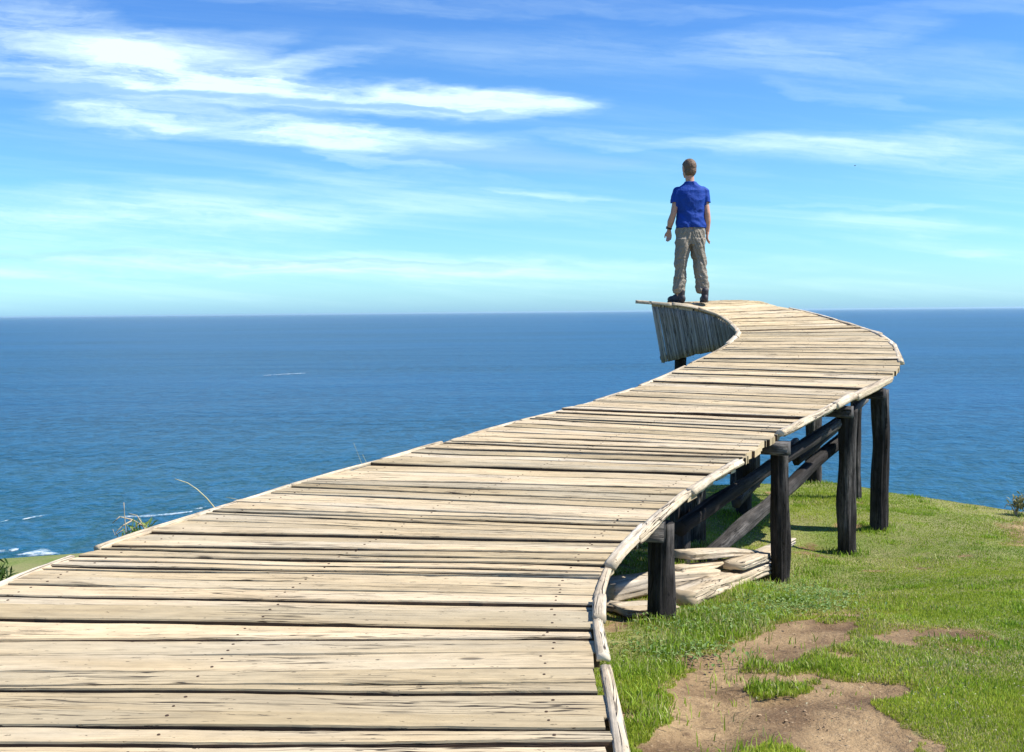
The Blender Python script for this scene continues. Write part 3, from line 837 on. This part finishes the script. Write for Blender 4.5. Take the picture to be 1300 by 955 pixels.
# hair
hp = [('ell', (hd((0, -.010, .022)), (.085, .106, .099), hrot)), ('ell', (hd((0, -.032, -.03)), (.078, .080, .082), hrot))]
hair = remesh(hp, 'hair', .006, 1)
bm = bmesh.new(); bm.from_mesh(hair); inv = HR.inverted(); rm = []
for v in bm.verts:
    l = inv @ (v.co-HC)
    nz = .006*mn.noise(v.co*40)
    if l.z+nz < -.095 or (l.y > .0 and l.z+nz < .045+.35*(l.y-.04)) or (abs(l.x) > .06 and l.y > -.02 and l.z+nz < .02): rm.append(v)
bmesh.ops.delete(bm, geom=rm, context='VERTS')
bm.to_mesh(hair); bm.free(); hair.update()
cloth(hair, lambda c, n_: .0035*mn.noise(c*70)+.002*mn.noise(c*150))
hm = plainmat('brown_hair', (.14, .09, .058), .6, 60, .5, .3, .6, .01)
o = padd('hair', hair, hm); sd_ = o.modifiers.new('thick', 'SOLIDIFY'); sd_.thickness = .006; sd_.offset = -1
eye = MB()
for sx in (-.03, .03):
    bm = bmesh.new(); bmesh.ops.create_uvsphere(bm, u_segments=12, v_segments=8, radius=.011, matrix=Matrix.Translation(hd((sx, .082, .002))))
    me = bpy.data.meshes.new('eye'); bm.to_mesh(me); bm.free(); padd('eye', me, plainmat('eye_white', (.6, .6, .58), .3, 20, .1))
# T-shirt
tp = [('loft', [(.004, -.005, .935, .190, .122), (.004, -.005, .96, .190, .122), (.004, -.004, 1.03, .184, .118), (.004, 0, 1.12, .174, .113), (.004, 0, 1.25, .190, .125), (.005, 0, 1.34, .196, .126), (.006, -.002, 1.395, .196, .112), (.006, -.004, 1.435, .168, .092), (.004, -.006, 1.470, .115, .076), (.003, -.008, 1.502, .080, .070), (.003, -.004, 1.522, .070, .066)]),
      ('cap', [((-.160, -.002, 1.388), .067), ((-.196, -.014, 1.24), .060)]), ('cap', [((.170, -.002, 1.388), .067), ((.202, -.014, 1.24), .060)])]
ts = remesh(tp, 't_shirt', .006, 4)
bm = bmesh.new(); bm.from_mesh(ts)      # open sleeves
rm = [v for v in bm.verts if (abs(v.co.x) > .176 and v.co.z < 1.255-.15*(abs(v.co.x)-.2) and v.co.z > 1.05 and abs(v.co.x) > .192)]
for v in bm.verts:
    if v.co.z > 1.515: rm.append(v)
bmesh.ops.delete(bm, geom=list(set(rm)), context='VERTS'); bm.to_mesh(ts); bm.free(); ts.update()
def tfold(c, n_):
    rid = (abs(mn.noise(Vector((c.x*7+c.z*6, c.y*6, c.z*7-c.x*8))))-.25)*-.016
    low = max(0, min(1, (1.30-c.z)/.25))
    a = mn.noise(Vector((c.x*6, c.y*6, c.z*16+c.x*10)))*.011*low
    a += mn.noise(Vector((c.x*14+c.z*6, c.y*14, c.z*22)))*.005*low
    a += mn.noise(Vector((c.x*16, c.y*9, c.z*5)))*.004+rid
    return a
cloth(ts, tfold)
m, nt, b = newmat('blue_jersey'); g = G(nt)
pos = nt.nodes.new('ShaderNodeTexCoord').outputs['Object']
nt.links.new(g.mix(g.noise(pos, 9, 3), (.006, .036, .23), (.012, .062, .34)), b.inputs['Base Color'])
b.inputs['Roughness'].default_value = .7; b.inputs['Specular IOR Level'].default_value = .2
nt.links.new(g.bump(g.noise(pos, 22, 4, .6, .5), .5, .02), b.inputs['Normal'])
o = padd('t_shirt', ts, m); sd_ = o.modifiers.new('thick', 'SOLIDIFY'); sd_.thickness = .004; sd_.offset = -1
# trousers (zip-off hiking trousers, bunched over the boots)
def leg(sx, kx, ax, az):
    r_ = []
    for z_, xo, rx, ry in [(.80, sx, .098, .118), (.70, sx*1.0, .095, .112), (.60, sx+(kx-sx)*.45, .092, .102), (.50, kx, .085, .094), (.42, kx, .080, .088), (.32, kx+(ax-kx)*.5, .077, .086), (.22, ax, .080, .090), (.16, ax, .082, .092), (.13, ax, .076, .086), (.115, ax, .060, .072)]:
        r_.append((xo, -.008, z_, rx, ry))
    return ('loft', r_[::-1])
tr = [('loft', [(.0, 0, .72, .16, .108), (.0, 0, .80, .188, .122), (.0, 0, .88, .186, .122), (.003, 0, .965, .178, .112), (.003, 0, .985, .174, .108)]),
      leg(-.095, -.118, -.138, 0), leg(.095, .122, .158, 0)]
trm = remesh(tr, 'trousers', .006, 4)
def pfold(c, n_):
    k = max(0, min(1, (.62-c.z)/.35)); sg = 1 if c.x > 0 else -1
    a = mn.noise(Vector((c.x*7+sg*4, c.y*7, c.z*17+c.x*sg*14)))*(.006+.005*k)
    a += mn.noise(Vector((c.x*18, c.y*18, c.z*34)))*(.003+.003*k)
    a += mn.noise(Vector((c.x*11+3, c.y*8, c.z*8)))*.008
    a += (abs(mn.noise(Vector((c.x*9+sg*7, c.y*7, c.z*9+c.x*sg*22))))-.25)*-.022
    for zz_, am in ((.545, .003), (.30, .003)):                   # zip seams
        a -= am*math.exp(-((c.z-zz_)/.008)**2); a += am*.9*math.exp(-((c.z-zz_-.018)/.010)**2)
    if c.z > .66 and c.y < 0: a -= .012*math.exp(-(c.x/.014)**2)*min(1, (c.z-.66)/.05)
    return a
cloth(trm, pfold)
m, nt, b = newmat('khaki_cotton'); g = G(nt)
pos = nt.nodes.new('ShaderNodeTexCoord').outputs['Object']
nt.links.new(g.mix(g.noise(pos, 7, 5, .6), (.18, .155, .125), (.34, .30, .24)), b.inputs['Base Color'])
nt.links.new(g.bump(g.noise(pos, 26, 5, .65, .8), .8, .03), b.inputs['Normal'])
padd('trousers', trm, m)
# boots
def boot(x_, y_, yaw):
    R_ = Matrix.Rotation(yaw, 3, 'Z'); q = lambda a, b2, c: Vector((x_, y_, 0))+R_ @ Vector((a, b2, c))
    e = R_.to_euler()
    up = remesh([('ell', (q(0, .13, .045), (.047, .085, .045), e)), ('ell', (q(0, .04, .06), (.043, .10, .055), e)), ('ell', (q(0, -.045, .05), (.039, .05, .055), e)),
                 ('cap', [(q(0, -.03, .07), .043), (q(0, -.035, .145), .045)])], 'boot', .005, 2)
    o = padd('boot', up, plainmat('dark_leather', (.035, .03, .035), .6, 14, .5, .35, .4, .004))
    sl = bmesh.new(); n = 28; top = []; bot = []
    for k in range(n):
        t = 2*math.pi*k/n; yy = math.sin(t); ry = .155 if yy > 0 else .10; rx = .052-(.008 if yy < 0 else 0)
        p = q(math.cos(t)*rx, .045+yy*ry+(.02 if yy > 0 else 0), 0)
        bot.append(sl.verts.new((p.x, p.y, .001))); top.append(sl.verts.new((p.x, p.y, .026)))
    for k in range(n): sl.faces.new((bot[k], bot[(k+1) % n], top[(k+1) % n], top[k]))
    sl.faces.new(bot[::-1]); sl.faces.new(top)
    me = bpy.data.meshes.new('sole'); sl.to_mesh(me); sl.free()
    me.materials.append(plainmat('rubber_sole', (.03, .028, .03), .8, 10, .3))
    s2 = bpy.data.objects.new('sole', me); C.objects.link(s2); s2.parent = o
boot(X_(258), -.02, math.radians(33)); boot(X_(389), -.05, math.radians(-4))
# watch
mb = MB(); w0 = Vector(wrL); up_ = (Vector(elL)-w0).normalized()
bm = bmesh.new(); rows = []
c0 = w0+up_*.012
N_ = Vector((1, 0, 0)); N_ = (N_-up_*N_.dot(up_)).normalized(); B_ = up_.cross(N_)
for h_, rr_ in ((-.011, .029), (-.011, .033), (.011, .033), (.011, .029)):
    rows.append([bm.verts.new(c0+up_*h_+N_*math.cos(t)*rr_+B_*math.sin(t)*rr_) for t in [2*math.pi*k/24 for k in range(24)]])
for i in range(4):
    for k in range(24): bm.faces.new((rows[i][k], rows[i][(k+1) % 24], rows[(i+1) % 4][(k+1) % 24], rows[(i+1) % 4][k]))
me = bpy.data.meshes.new('wristwatch'); bm.to_mesh(me); bm.free()
wo = padd('wristwatch', me, plainmat('watch_strap', (.02, .02, .022), .5, 30, .2))
bm = bmesh.new(); bmesh.ops.create_cone(bm, cap_ends=True, segments=20, radius1=.018, radius2=.016, depth=.012,
    matrix=Matrix.Translation(c0-N_*.036) @ Vector((0, 0, 1)).rotation_difference(-N_).to_matrix().to_4x4())
me = bpy.data.meshes.new('watch_case'); bm.to_mesh(me); bm.free(); me.materials.append(plainmat('watch_case', (.05, .05, .055), .3, 30, .2, .6))
wc = bpy.data.objects.new('watch_case', me); C.objects.link(wc); wc.parent = wo

# ------------------------------------------------------------------ plants by the boardwalk
def flatcol(name, c): return plainmat(name, c, .8, 20, .35)
M_twig = flatcol('dead_twig', (.40, .33, .22)); M_stalk = flatcol('dry_stalk', (.48, .44, .26)); M_tw2 = flatcol('brown_twig', (.12, .08, .055))
def plant(name, label, cat, stems, mat, leaves=None, group=None):
    """stems: lists of points with a radius; leaves: (centre, radius, n, length, colours)"""
    b0 = Vector(stems[0][0][0]); t = empty(name, b0, label, cat, group)
    for pts, r_ in stems:
        mb = MB(); tube(mb, pts, r_, 6, .04, (1, 1), .15, .1, random.randint(1, 99), None, 0, 0, .008, .45)
        link('stem', mb.mesh('stem'), mat, t)
    if leaves:
        vs = []; fs = []; cs_ = []; r = np.random.default_rng(int(abs(b0.x)*1000)+3)
        for c, rad, n, ln, wd, c0, c1 in leaves:
            for _ in range(n):
                p = Vector(c)+Vector(r.normal(0, rad, 3)); d_ = Vector((r.normal(0, .6), r.normal(0, .6), r.uniform(.1, 1.2))).normalized()
                s_ = d_.cross(Vector(r.normal(0, 1, 3))).normalized()*wd*.5; L_ = ln*r.uniform(.6, 1.3); k = len(vs)
                q_ = p+d_*L_*.5+Vector((0, 0, .1*L_))
                vs += [p-s_*.4, p+s_*.4, q_+s_, q_-s_, p+d_*L_]; fs += [(k, k+1, k+2, k+3), (k+3, k+2, k+4)]
                tt = r.uniform(0, 1); cs_ += [tuple(c0[i]*(1-tt)+c1[i]*tt for i in range(3))+(1,)]*5
        me = bpy.data.meshes.new('leaves'); me.from_pydata([tuple(v) for v in vs], [], fs)
        ca = me.color_attributes.new('tint', 'FLOAT_COLOR', 'POINT'); ca.data.foreach_set('color', np.array(cs_, np.float32).ravel())
        link('leaves', me, M_leaf, t, False)
    return t
def V3(px, py, d): return Vector(at(px, py, d))
def root(px, d, dx=0):
    p = at(px, 700, d); return Vector((p[0]+dx, p[1], gz(p[0]+dx, p[1])))
D = 5.25
plant('dead_shrub', 'dead pale shrub with forked twigs and few green leaves behind the boardwalk left edge', 'shrub', [
    ([root(160, D), V3(160, 678, D), V3(158, 655, D), V3(157, 638, D)], .0045),
    ([V3(196, 690, D), V3(182, 668, D), V3(168, 660, D+.1), V3(152, 656, D), V3(143, 664, D)], .006),
    ([V3(182, 668, D), V3(174, 655, D), V3(163, 652, D)], .004), ([V3(168, 660, D+.1), V3(155, 667, D), V3(146, 676, D), V3(150, 684, D)], .004),
    ([V3(158, 672, D), V3(146, 680, D), V3(143, 672, D)], .0035), ([V3(160, 676, D), V3(172, 668, D), V3(180, 662, D)], .0035)], M_twig,
    [(V3(183, 678, D), .025, 40, .07, .010, (.10, .20, .03), (.35, .40, .10)), (V3(168, 686, D), .03, 40, .06, .010, (.10, .18, .03), (.25, .32, .08))])
D = 6.6
plant('grass_stalk', 'long green-yellow stalk arching left over the sea from the left edge of the planks', 'stalk', [
    ([root(290, D), V3(277, 655, D), V3(272, 644, D), V3(262, 632, D), V3(250, 621, D), V3(238, 613, D), V3(222, 608, D)], .006)], M_stalk)
D = 6.9
plant('grass_stalk', 'short thin straw stalk leaning left, just right of the long arching stalk', 'stalk', [([root(325, D), V3(312, 640, D), V3(300, 634, D), V3(287, 631, D)], .004)], M_stalk)
D = 9.0
plant('grass_stalk', 'pair of thin upright straws behind the left edge at the middle of the boardwalk', 'stalk', [
    ([root(462, D), V3(461, 592, D), V3(456, 580, D), V3(449, 562, D)], .003), ([root(466, D), V3(466, 590, D), V3(460, 577, D)], .003)], M_stalk)
D = 5.6
plant('dead_twig', 'dark bare forked twig in front of the lower green field at the left', 'twig', [
    ([root(128, D), V3(130, 715, D), V3(140, 706, D), V3(152, 697, D)], .004), ([V3(137, 709, D), V3(134, 702, D)], .003)], M_tw2)
D = 6.3
pl = root(4, D)
plant('bush', 'dark green spiky bush at the left edge of the picture', 'bush', [([pl, V3(0, 735, D)], .01), ([pl, V3(-8, 725, D)], .008)], M_tw2,
      [(V3(-4, 734, D), .03, 110, .08, .014, (.02, .06, .012), (.08, .15, .03)), (V3(-14, 738, D), .045, 160, .08, .014, (.02, .05, .012), (.07, .13, .03))])
cr = gpt(1290, 655)
rb = Vector((cr[0], cr[1], gz(cr[0], cr[1])))
dR = float(cr[1])
plant('bush', 'small scrubby bush with bleached twigs on the grassy cliff edge at the right', 'bush', [
    ([rb, V3(1291, 640, dR)], .012), ([rb, V3(1284, 642, dR), V3(1278, 640, dR), V3(1275, 645, dR)], .009), ([rb, V3(1286, 634, dR)], .008), ([rb, V3(1297, 632, dR)], .007)], M_twig,
      [(V3(1294, 640, dR), .035, 90, .06, .02, (.12, .13, .05), (.32, .30, .14)), (V3(1303, 642, dR), .05, 110, .06, .02, (.16, .18, .06), (.38, .36, .18))])
# bird far out
bp = at(1085.5, 210.5, 160)
mb = MB(); tube(mb, [bp+np.array((-.14, 0, 0)), bp+np.array((0, .02, .01)), bp+np.array((.14, .02, 0))], .05, 8, .05, (1, 1), .0, .0, 1, None, 0, 0, 0, .5)
bird = empty('bird', tuple(bp), 'tiny dark bird flying alone in the sky to the right of the man', 'bird')
link('body', mb.mesh('body'), plainmat('dark_feathers', (.03, .028, .03), .8, 10, .2), bird)
for sg in (-1, 1):
    mb = MB(); tube(mb, [bp+np.array((0, 0, .02)), bp+np.array((.03, sg*.18, .09)), bp+np.array((-.05, sg*.38, .04))], .05, 8, .05, (.25, 1), 0, 0, 1, None, 0, 0, 0, .3)
    link('wing', mb.mesh('wing'), bpy.data.materials['dark_feathers'], bird)

# ------------------------------------------------------------------ sea
SEA = -55.0
ang = np.linspace(0, 2*np.pi, 193)[:-1]; rad = np.concatenate([[0.0], np.geomspace(60, 90000, 70)])   # reaches the horizon, inside the haze
vs = [(0, 0, SEA)]; fs = []
for q in rad[1:]:
    vs += [(math.cos(a)*q, math.sin(a)*q, SEA) for a in ang]
n = len(ang)
fs += [(0, 1+k, 1+(k+1) % n) for k in range(n)]
for i in range(len(rad)-2):
    b0 = 1+i*n
    fs += [(b0+k, b0+n+k, b0+n+(k+1) % n, b0+(k+1) % n) for k in range(n)]
me = bpy.data.meshes.new('sea'); me.from_pydata(vs, [], fs)
m, nt, b = newmat('sea_water'); g = G(nt)
pos = nt.nodes.new('ShaderNodeNewGeometry').outputs['Position']
x_, y_, z_ = g.sep(pos)
p1 = g.comb(g.m('MULTIPLY', x_, 1.25), g.m('MULTIPLY', y_, 1.05), 0.0)
p2 = g.comb(g.m('MULTIPLY', x_, .35), y_, 0.0)
big = g.noise(p2, .012, 4, .55); mid = g.noise(p1, .09, 5, .6, .3); fine = g.noise(p1, .34, 5, .65, .3); huge = g.noise(p2, .0022, 4, .5)
c = g.mix(g.ramp(big, [(.42, 0.0), (.58, 1.0)]), (.001, .017, .040), (.002, .031, .068))
c = g.mix(g.ramp(huge, [(.42, 0.0), (.58, 1.0)]), c, (.006, .050, .125))
# shallower, greener water close to the shore
dist = g.m('SQRT', g.m('ADD', g.m('MULTIPLY', x_, x_), g.m('MULTIPLY', y_, y_)))
c = g.mix(g.mapr(dist, 200, 650, 1, 0), c, (.002, .050, .060))
chop = g.m('MULTIPLY', g.m('ADD', g.ramp(mid, [(.45, 0.0), (.58, 1.0)]), g.ramp(fine, [(.46, 0.0), (.57, 1.2)])), .6)
c = g.mix(g.m('MULTIPLY', chop, .8), c, (.010, .095, .19))
nt.links.new(c, b.inputs['Base Color'])
b.inputs['Roughness'].default_value = .32; b.inputs['Specular IOR Level'].default_value = .38; b.inputs['IOR'].default_value = 1.33
hh = g.m('ADD', g.m('MULTIPLY', mid, 2.2), g.m('MULTIPLY', fine, .7)); hh = g.m('ADD', hh, g.m('MULTIPLY', big, 6.0))
nt.links.new(g.bump(hh, 1.0, 1.0), b.inputs['Normal'])
sea = link('sea', me, m, smooth=False); tagit(sea, kind='structure')
# surf
def surf(pts, w_, seed):
    P = resample([Vector(atz(px, py, SEA+.15)) for px, py in pts], 1.5); vs = []; fs = []; r = random.Random(seed)
    ph = seed*7.7
    for i, p in enumerate(P):
        t = i/(len(P)-1); ww = 1.6*w_*(math.sin(math.pi*min(max(t, .01), .99))**.6)*(.45+.9*abs(mn.noise(Vector((p.x*.14, ph, 0)))*2))
        o_ = 1.2*mn.noise(Vector((p.x*.08, ph, 4)))
        for j in range(5):
            f = j/4; vs.append((p.x, p.y+o_+(f-.5)*ww+.35*mn.noise(Vector((p.x*.6, j*3.3, ph))), p.z+.35*math.sin(math.pi*f)))
    for i in range(len(P)-1):
        for j in range(4): fs.append((i*5+j, i*5+j+1, i*5+6+j, i*5+5+j))
    return vs, fs
vs = []; fs = []
for k, (pts, w_) in enumerate([([(150, 657), (180, 656), (215, 653), (245, 650)], 3.2), ([(30, 660), (48, 656), (62, 655)], 1.8), ([(0, 664), (12, 661)], 1.3),
        ([(20, 706), (45, 702), (75, 706)], 4.5), ([(55, 711), (75, 708), (100, 712)], 3.5), ([(335, 477), (360, 475.5), (388, 474)], 9), ([(0, 700), (25, 698)], 2.5), ([(245, 648), (262, 645)], 1.2)]):
    v_, f_ = surf(pts, w_, k+1); b0 = len(vs); vs += v_; fs += [tuple(b0+i for i in q) for q in f_]
me = bpy.data.meshes.new('surf'); me.from_pydata(vs, [], fs)
ea = me.attributes.new('edge', 'FLOAT', 'POINT'); ea.data.foreach_set('value', [(0, .8, 1, .8, 0)[i % 5] for i in range(len(vs))])
m, nt, b = newmat('sea_foam'); g = G(nt); pos = nt.nodes.new('ShaderNodeNewGeometry').outputs['Position']
nf = g.noise(pos, .5, 5, .7)
al = g.m('MULTIPLY', g.attr('edge'), g.mapr(g.noise(pos, .22, 4, .6), .28, .5))
al = g.mapr(g.m('ADD', al, g.m('MULTIPLY', g.m('SUBTRACT', nf, .5), .8)), .2, 1.1, 0, .6)
nt.links.new(al, b.inputs['Alpha'])
nt.links.new(g.mix(g.ramp(nf, [(.4, 0.0), (.55, 1.0)]), (.16, .33, .42), (.72, .78, .80)), b.inputs['Base Color'])
tagit(link('surf', me, m), kind='stuff')

# ------------------------------------------------------------------ haze
bm = bmesh.new(); bmesh.ops.create_cube(bm, size=1.0, matrix=Matrix.Translation((0, 0, (12.0-77.0)/2)) @ Matrix.Diagonal((200000, 200000, 89.0, 1)))
me = bpy.data.meshes.new('haze'); bm.to_mesh(me); bm.free()
m = bpy.data.materials.new('sea_air'); m.use_nodes = True; nt = m.node_tree; nt.nodes.clear()
o_ = nt.nodes.new('ShaderNodeOutputMaterial'); pv = nt.nodes.new('ShaderNodeVolumePrincipled')
pv.inputs['Color'].default_value = (.60, .86, 1.0, 1); pv.inputs['Density'].default_value = 1.8e-5; pv.inputs['Anisotropy'].default_value = .2
nt.links.new(pv.outputs[0], o_.inputs['Volume'])
tagit(link('haze', me, m, smooth=False), kind='stuff')

# ------------------------------------------------------------------ sky, sun, camera
W = bpy.data.worlds.new('World'); bpy.context.scene.world = W; W.use_nodes = True
nt = W.node_tree; nt.nodes.clear(); g = G(nt)
out = nt.nodes.new('ShaderNodeOutputWorld'); bg = nt.nodes.new('ShaderNodeBackground'); nt.links.new(bg.outputs[0], out.inputs[0])
sky = nt.nodes.new('ShaderNodeTexSky'); sky.sky_type = 'NISHITA'; sky.sun_disc = False
SUN = Vector((1.0, -.16, 0)).normalized(); EL = math.radians(51)
sky.sun_elevation = EL; sky.sun_rotation = math.atan2(SUN.x, SUN.y)
sky.air_density = 1.0; sky.dust_density = .4; sky.ozone_density = 2.0; sky.altitude = 50
dirv = nt.nodes.new('ShaderNodeTexCoord').outputs['Generated']
dx, dy, dz = g.sep(dirv)
inv = g.m('DIVIDE', 1.0, g.m('MAXIMUM', g.m('ABSOLUTE', dy), .25))
u = g.m('MULTIPLY', dx, inv); v = g.m('MULTIPLY', dz, inv)       # ~tan of azimuth, tan of elevation
tint = g.ramp(g.m('MULTIPLY', v, 2.5), [(0.0, (.44, .86, 1.5)), (.06, (.56, .98, 1.35)), (.30, (.54, .94, 1.2)), (.80, (.40, .76, 1.25))])
skyc = g.mix(1.0, sky.outputs[0], tint, 'MULTIPLY')
# high cloud: thin streaks and named wisps, laid out over the sky directions
w1 = g.noise(g.comb(g.m('MULTIPLY', u, 5.0), g.m('MULTIPLY', v, 20.0), 1.0), 1.0, 5, .6)
w2 = g.noise(g.comb(g.m('MULTIPLY', u, 5.0), g.m('MULTIPLY', v, 20.0), 9.0), 1.0, 5, .6)
uw = g.m('ADD', u, g.m('MULTIPLY', g.m('SUBTRACT', w1, .5), .20)); vw = g.m('ADD', v, g.m('MULTIPLY', g.m('SUBTRACT', w2, .5), .045))
st = g.noise(g.comb(g.m('MULTIPLY', uw, 2.2), g.m('MULTIPLY', g.m('ADD', v, g.m('MULTIPLY', u, .10)), 42.0), 3.0), 1.0, 7, .62, .4)
st2 = g.noise(g.comb(g.m('MULTIPLY', uw, 9.0), g.m('MULTIPLY', g.m('ADD', vw, g.m('MULTIPLY', u, .06)), 60.0), 5.0), 1.0, 6, .65, .3)
def blob(px, py, rx, ry, ang, amp, soft=1.0):
    cu = (px-650)/F; cv = (396.5-.0096*(px-650)-py)/F; c, s = math.cos(math.radians(ang)), math.sin(math.radians(ang))
    a = g.m('SUBTRACT', uw, cu); b_ = g.m('SUBTRACT', vw, cv)
    p = g.m('ADD', g.m('MULTIPLY', a, c*F/rx), g.m('MULTIPLY', b_, s*F/rx)); q = g.m('ADD', g.m('MULTIPLY', a, -s*F/ry), g.m('MULTIPLY', b_, c*F/ry))
    e = g.m('ADD', g.m('MULTIPLY', p, p), g.m('MULTIPLY', q, q))
    return g.m('MULTIPLY', g.mapr(e, 0.0, 1.0+soft, amp, 0.0), 1.0)
BL = [(90, 62, 160, 42, -8, 1.0), (200, 100, 160, 40, 0, .95), (230, 78, 120, 20, 8, .5), (370, 92, 90, 16, 8, .7), (300, 112, 120, 18, -4, .7),
      (430, 128, 230, 20, -4, 1.25), (600, 136, 130, 16, -2, 1.2), (690, 142, 50, 7, 2, .6),
      (300, 165, 240, 18, -5, 1.3), (480, 180, 150, 13, -2, 1.1), (160, 150, 90, 10, -8, .6), (470, 205, 90, 6, -8, .7),
      (250, 265, 420, 26, -1, .55), (120, 290, 300, 30, 0, .6), (420, 335, 420, 14, -1, .8), (150, 338, 260, 8, -1, .6), (700, 345, 400, 14, 0, .45),
      (750, 75, 300, 28, -2, .26), (1030, 55, 130, 16, 3, .33), (1150, 95, 240, 30, -4, .30), (1080, 130, 90, 8, -10, .35), (870, 25, 140, 9, 0, .22),
      (1150, 198, 260, 20, -3, .60), (930, 185, 260, 9, -3, .45), (1250, 175, 90, 14, 2, .45), (690, 248, 90, 5, -2, .8), (560, 230, 200, 10, -3, .35), (1120, 288, 110, 12, -2, .55), (1225, 323, 40, 6, 0, .5), (1100, 264, 130, 4, -2, .5),
      (620, 15, 200, 10, 0, .25), (400, 5, 150, 8, 0, .25), (1200, 20, 200, 12, 2, .22)]
tot = None
for bb in BL:
    e = blob(*bb); tot = e if tot is None else g.m('ADD', tot, e)
st3 = g.noise(g.comb(g.m('MULTIPLY', uw, 14.0), g.m('MULTIPLY', g.m('ADD', vw, g.m('MULTIPLY', u, .12)), 150.0), 2.0), 1.0, 5, .7, .2)
fib = g.m('ADD', g.m('MULTIPLY', g.mapr(st, .22, .78, 0, 1), .62), g.m('MULTIPLY', g.mapr(st2, .3, .7, 0, 1), .45))
fib = g.m('ADD', fib, g.m('MULTIPLY', g.m('SUBTRACT', st3, .5), .5))
dens = g.mapr(g.m('MULTIPLY', tot, fib), 0.0, 1.35, 0, 1, False)
veil = g.m('MULTIPLY', g.mapr(st, .42, .78, 0, .45), g.mapr(v, 0.0, .26, 1.0, .12))
dens = g.m('MINIMUM', g.m('ADD', dens, veil), 1.0)
dens = g.m('MULTIPLY', dens, g.mapr(dz, 0.0, .02, 0, 1))
cc = g.mix(g.mapr(v, .0, .30, 0, 1), (5.2, 7.6, 8.2), (6.2, 7.7, 8.0))
skyc2 = g.mix(g.m('MULTIPLY', dens, .95), skyc, cc)
# shaded undersides: violet-blue bars
def bar(px, py, rx, ry, ang, amp): return blob(px, py, rx, ry, ang, amp)
sh = None
for bb in [(180, 121, 200, 5, -3, .9), (430, 135, 240, 4.5, -4, .9), (130, 327, 300, 5, -1.5, .2), (430, 334, 240, 3, -1, .35), (620, 200, 170, 14, -2, .45), (500, 340, 200, 3, 0, .3)]:
    e = bar(*bb); sh = e if sh is None else g.m('MAXIMUM', sh, e)
skyc2 = g.mix(sh, skyc2, (2.3, 4.2, 7.4))
nt.links.new(skyc2, bg.inputs[0]); bg.inputs[1].default_value = .095

sl = bpy.data.lights.new('sun', 'SUN'); sl.energy = 5.0; sl.angle = math.radians(.5); sl.color = (1.0, .94, .84)
so = bpy.data.objects.new('sun', sl); C.objects.link(so)
tosun = Vector((SUN.x*math.cos(EL), SUN.y*math.cos(EL), math.sin(EL)))
so.rotation_euler = tosun.to_track_quat('Z', 'Y').to_euler(); so.location = (20, -5, 20)

cam = bpy.data.cameras.new('camera'); co = bpy.data.objects.new('camera', cam); C.objects.link(co)
cam.sensor_fit = 'HORIZONTAL'; cam.sensor_width = 36; cam.lens = F/1300*36; cam.clip_start = .05; cam.clip_end = 200000
def dirof(x, y, z):
    c, s = math.cos(-ROLL), math.sin(-ROLL); x, y = c*x-s*y, s*x+c*y
    return Vector((x, z*math.cos(PIT)+y*math.sin(PIT), -z*math.sin(PIT)+y*math.cos(PIT)))
Rt = dirof(1, 0, 0); Up = dirof(0, 1, 0); Fw = dirof(0, 0, 1)
mt = Matrix((Rt, Up, -Fw)).transposed().to_4x4(); co.matrix_world = mt
sc = bpy.context.scene; sc.camera = co
sc.view_settings.view_transform = 'Standard'; sc.view_settings.look = 'None'; sc.view_settings.gamma = 1
sc.view_settings.exposure = 0.72; sc.view_settings.use_curve_mapping = False
sc.cycles.max_bounces = 6; sc.cycles.diffuse_bounces = 4
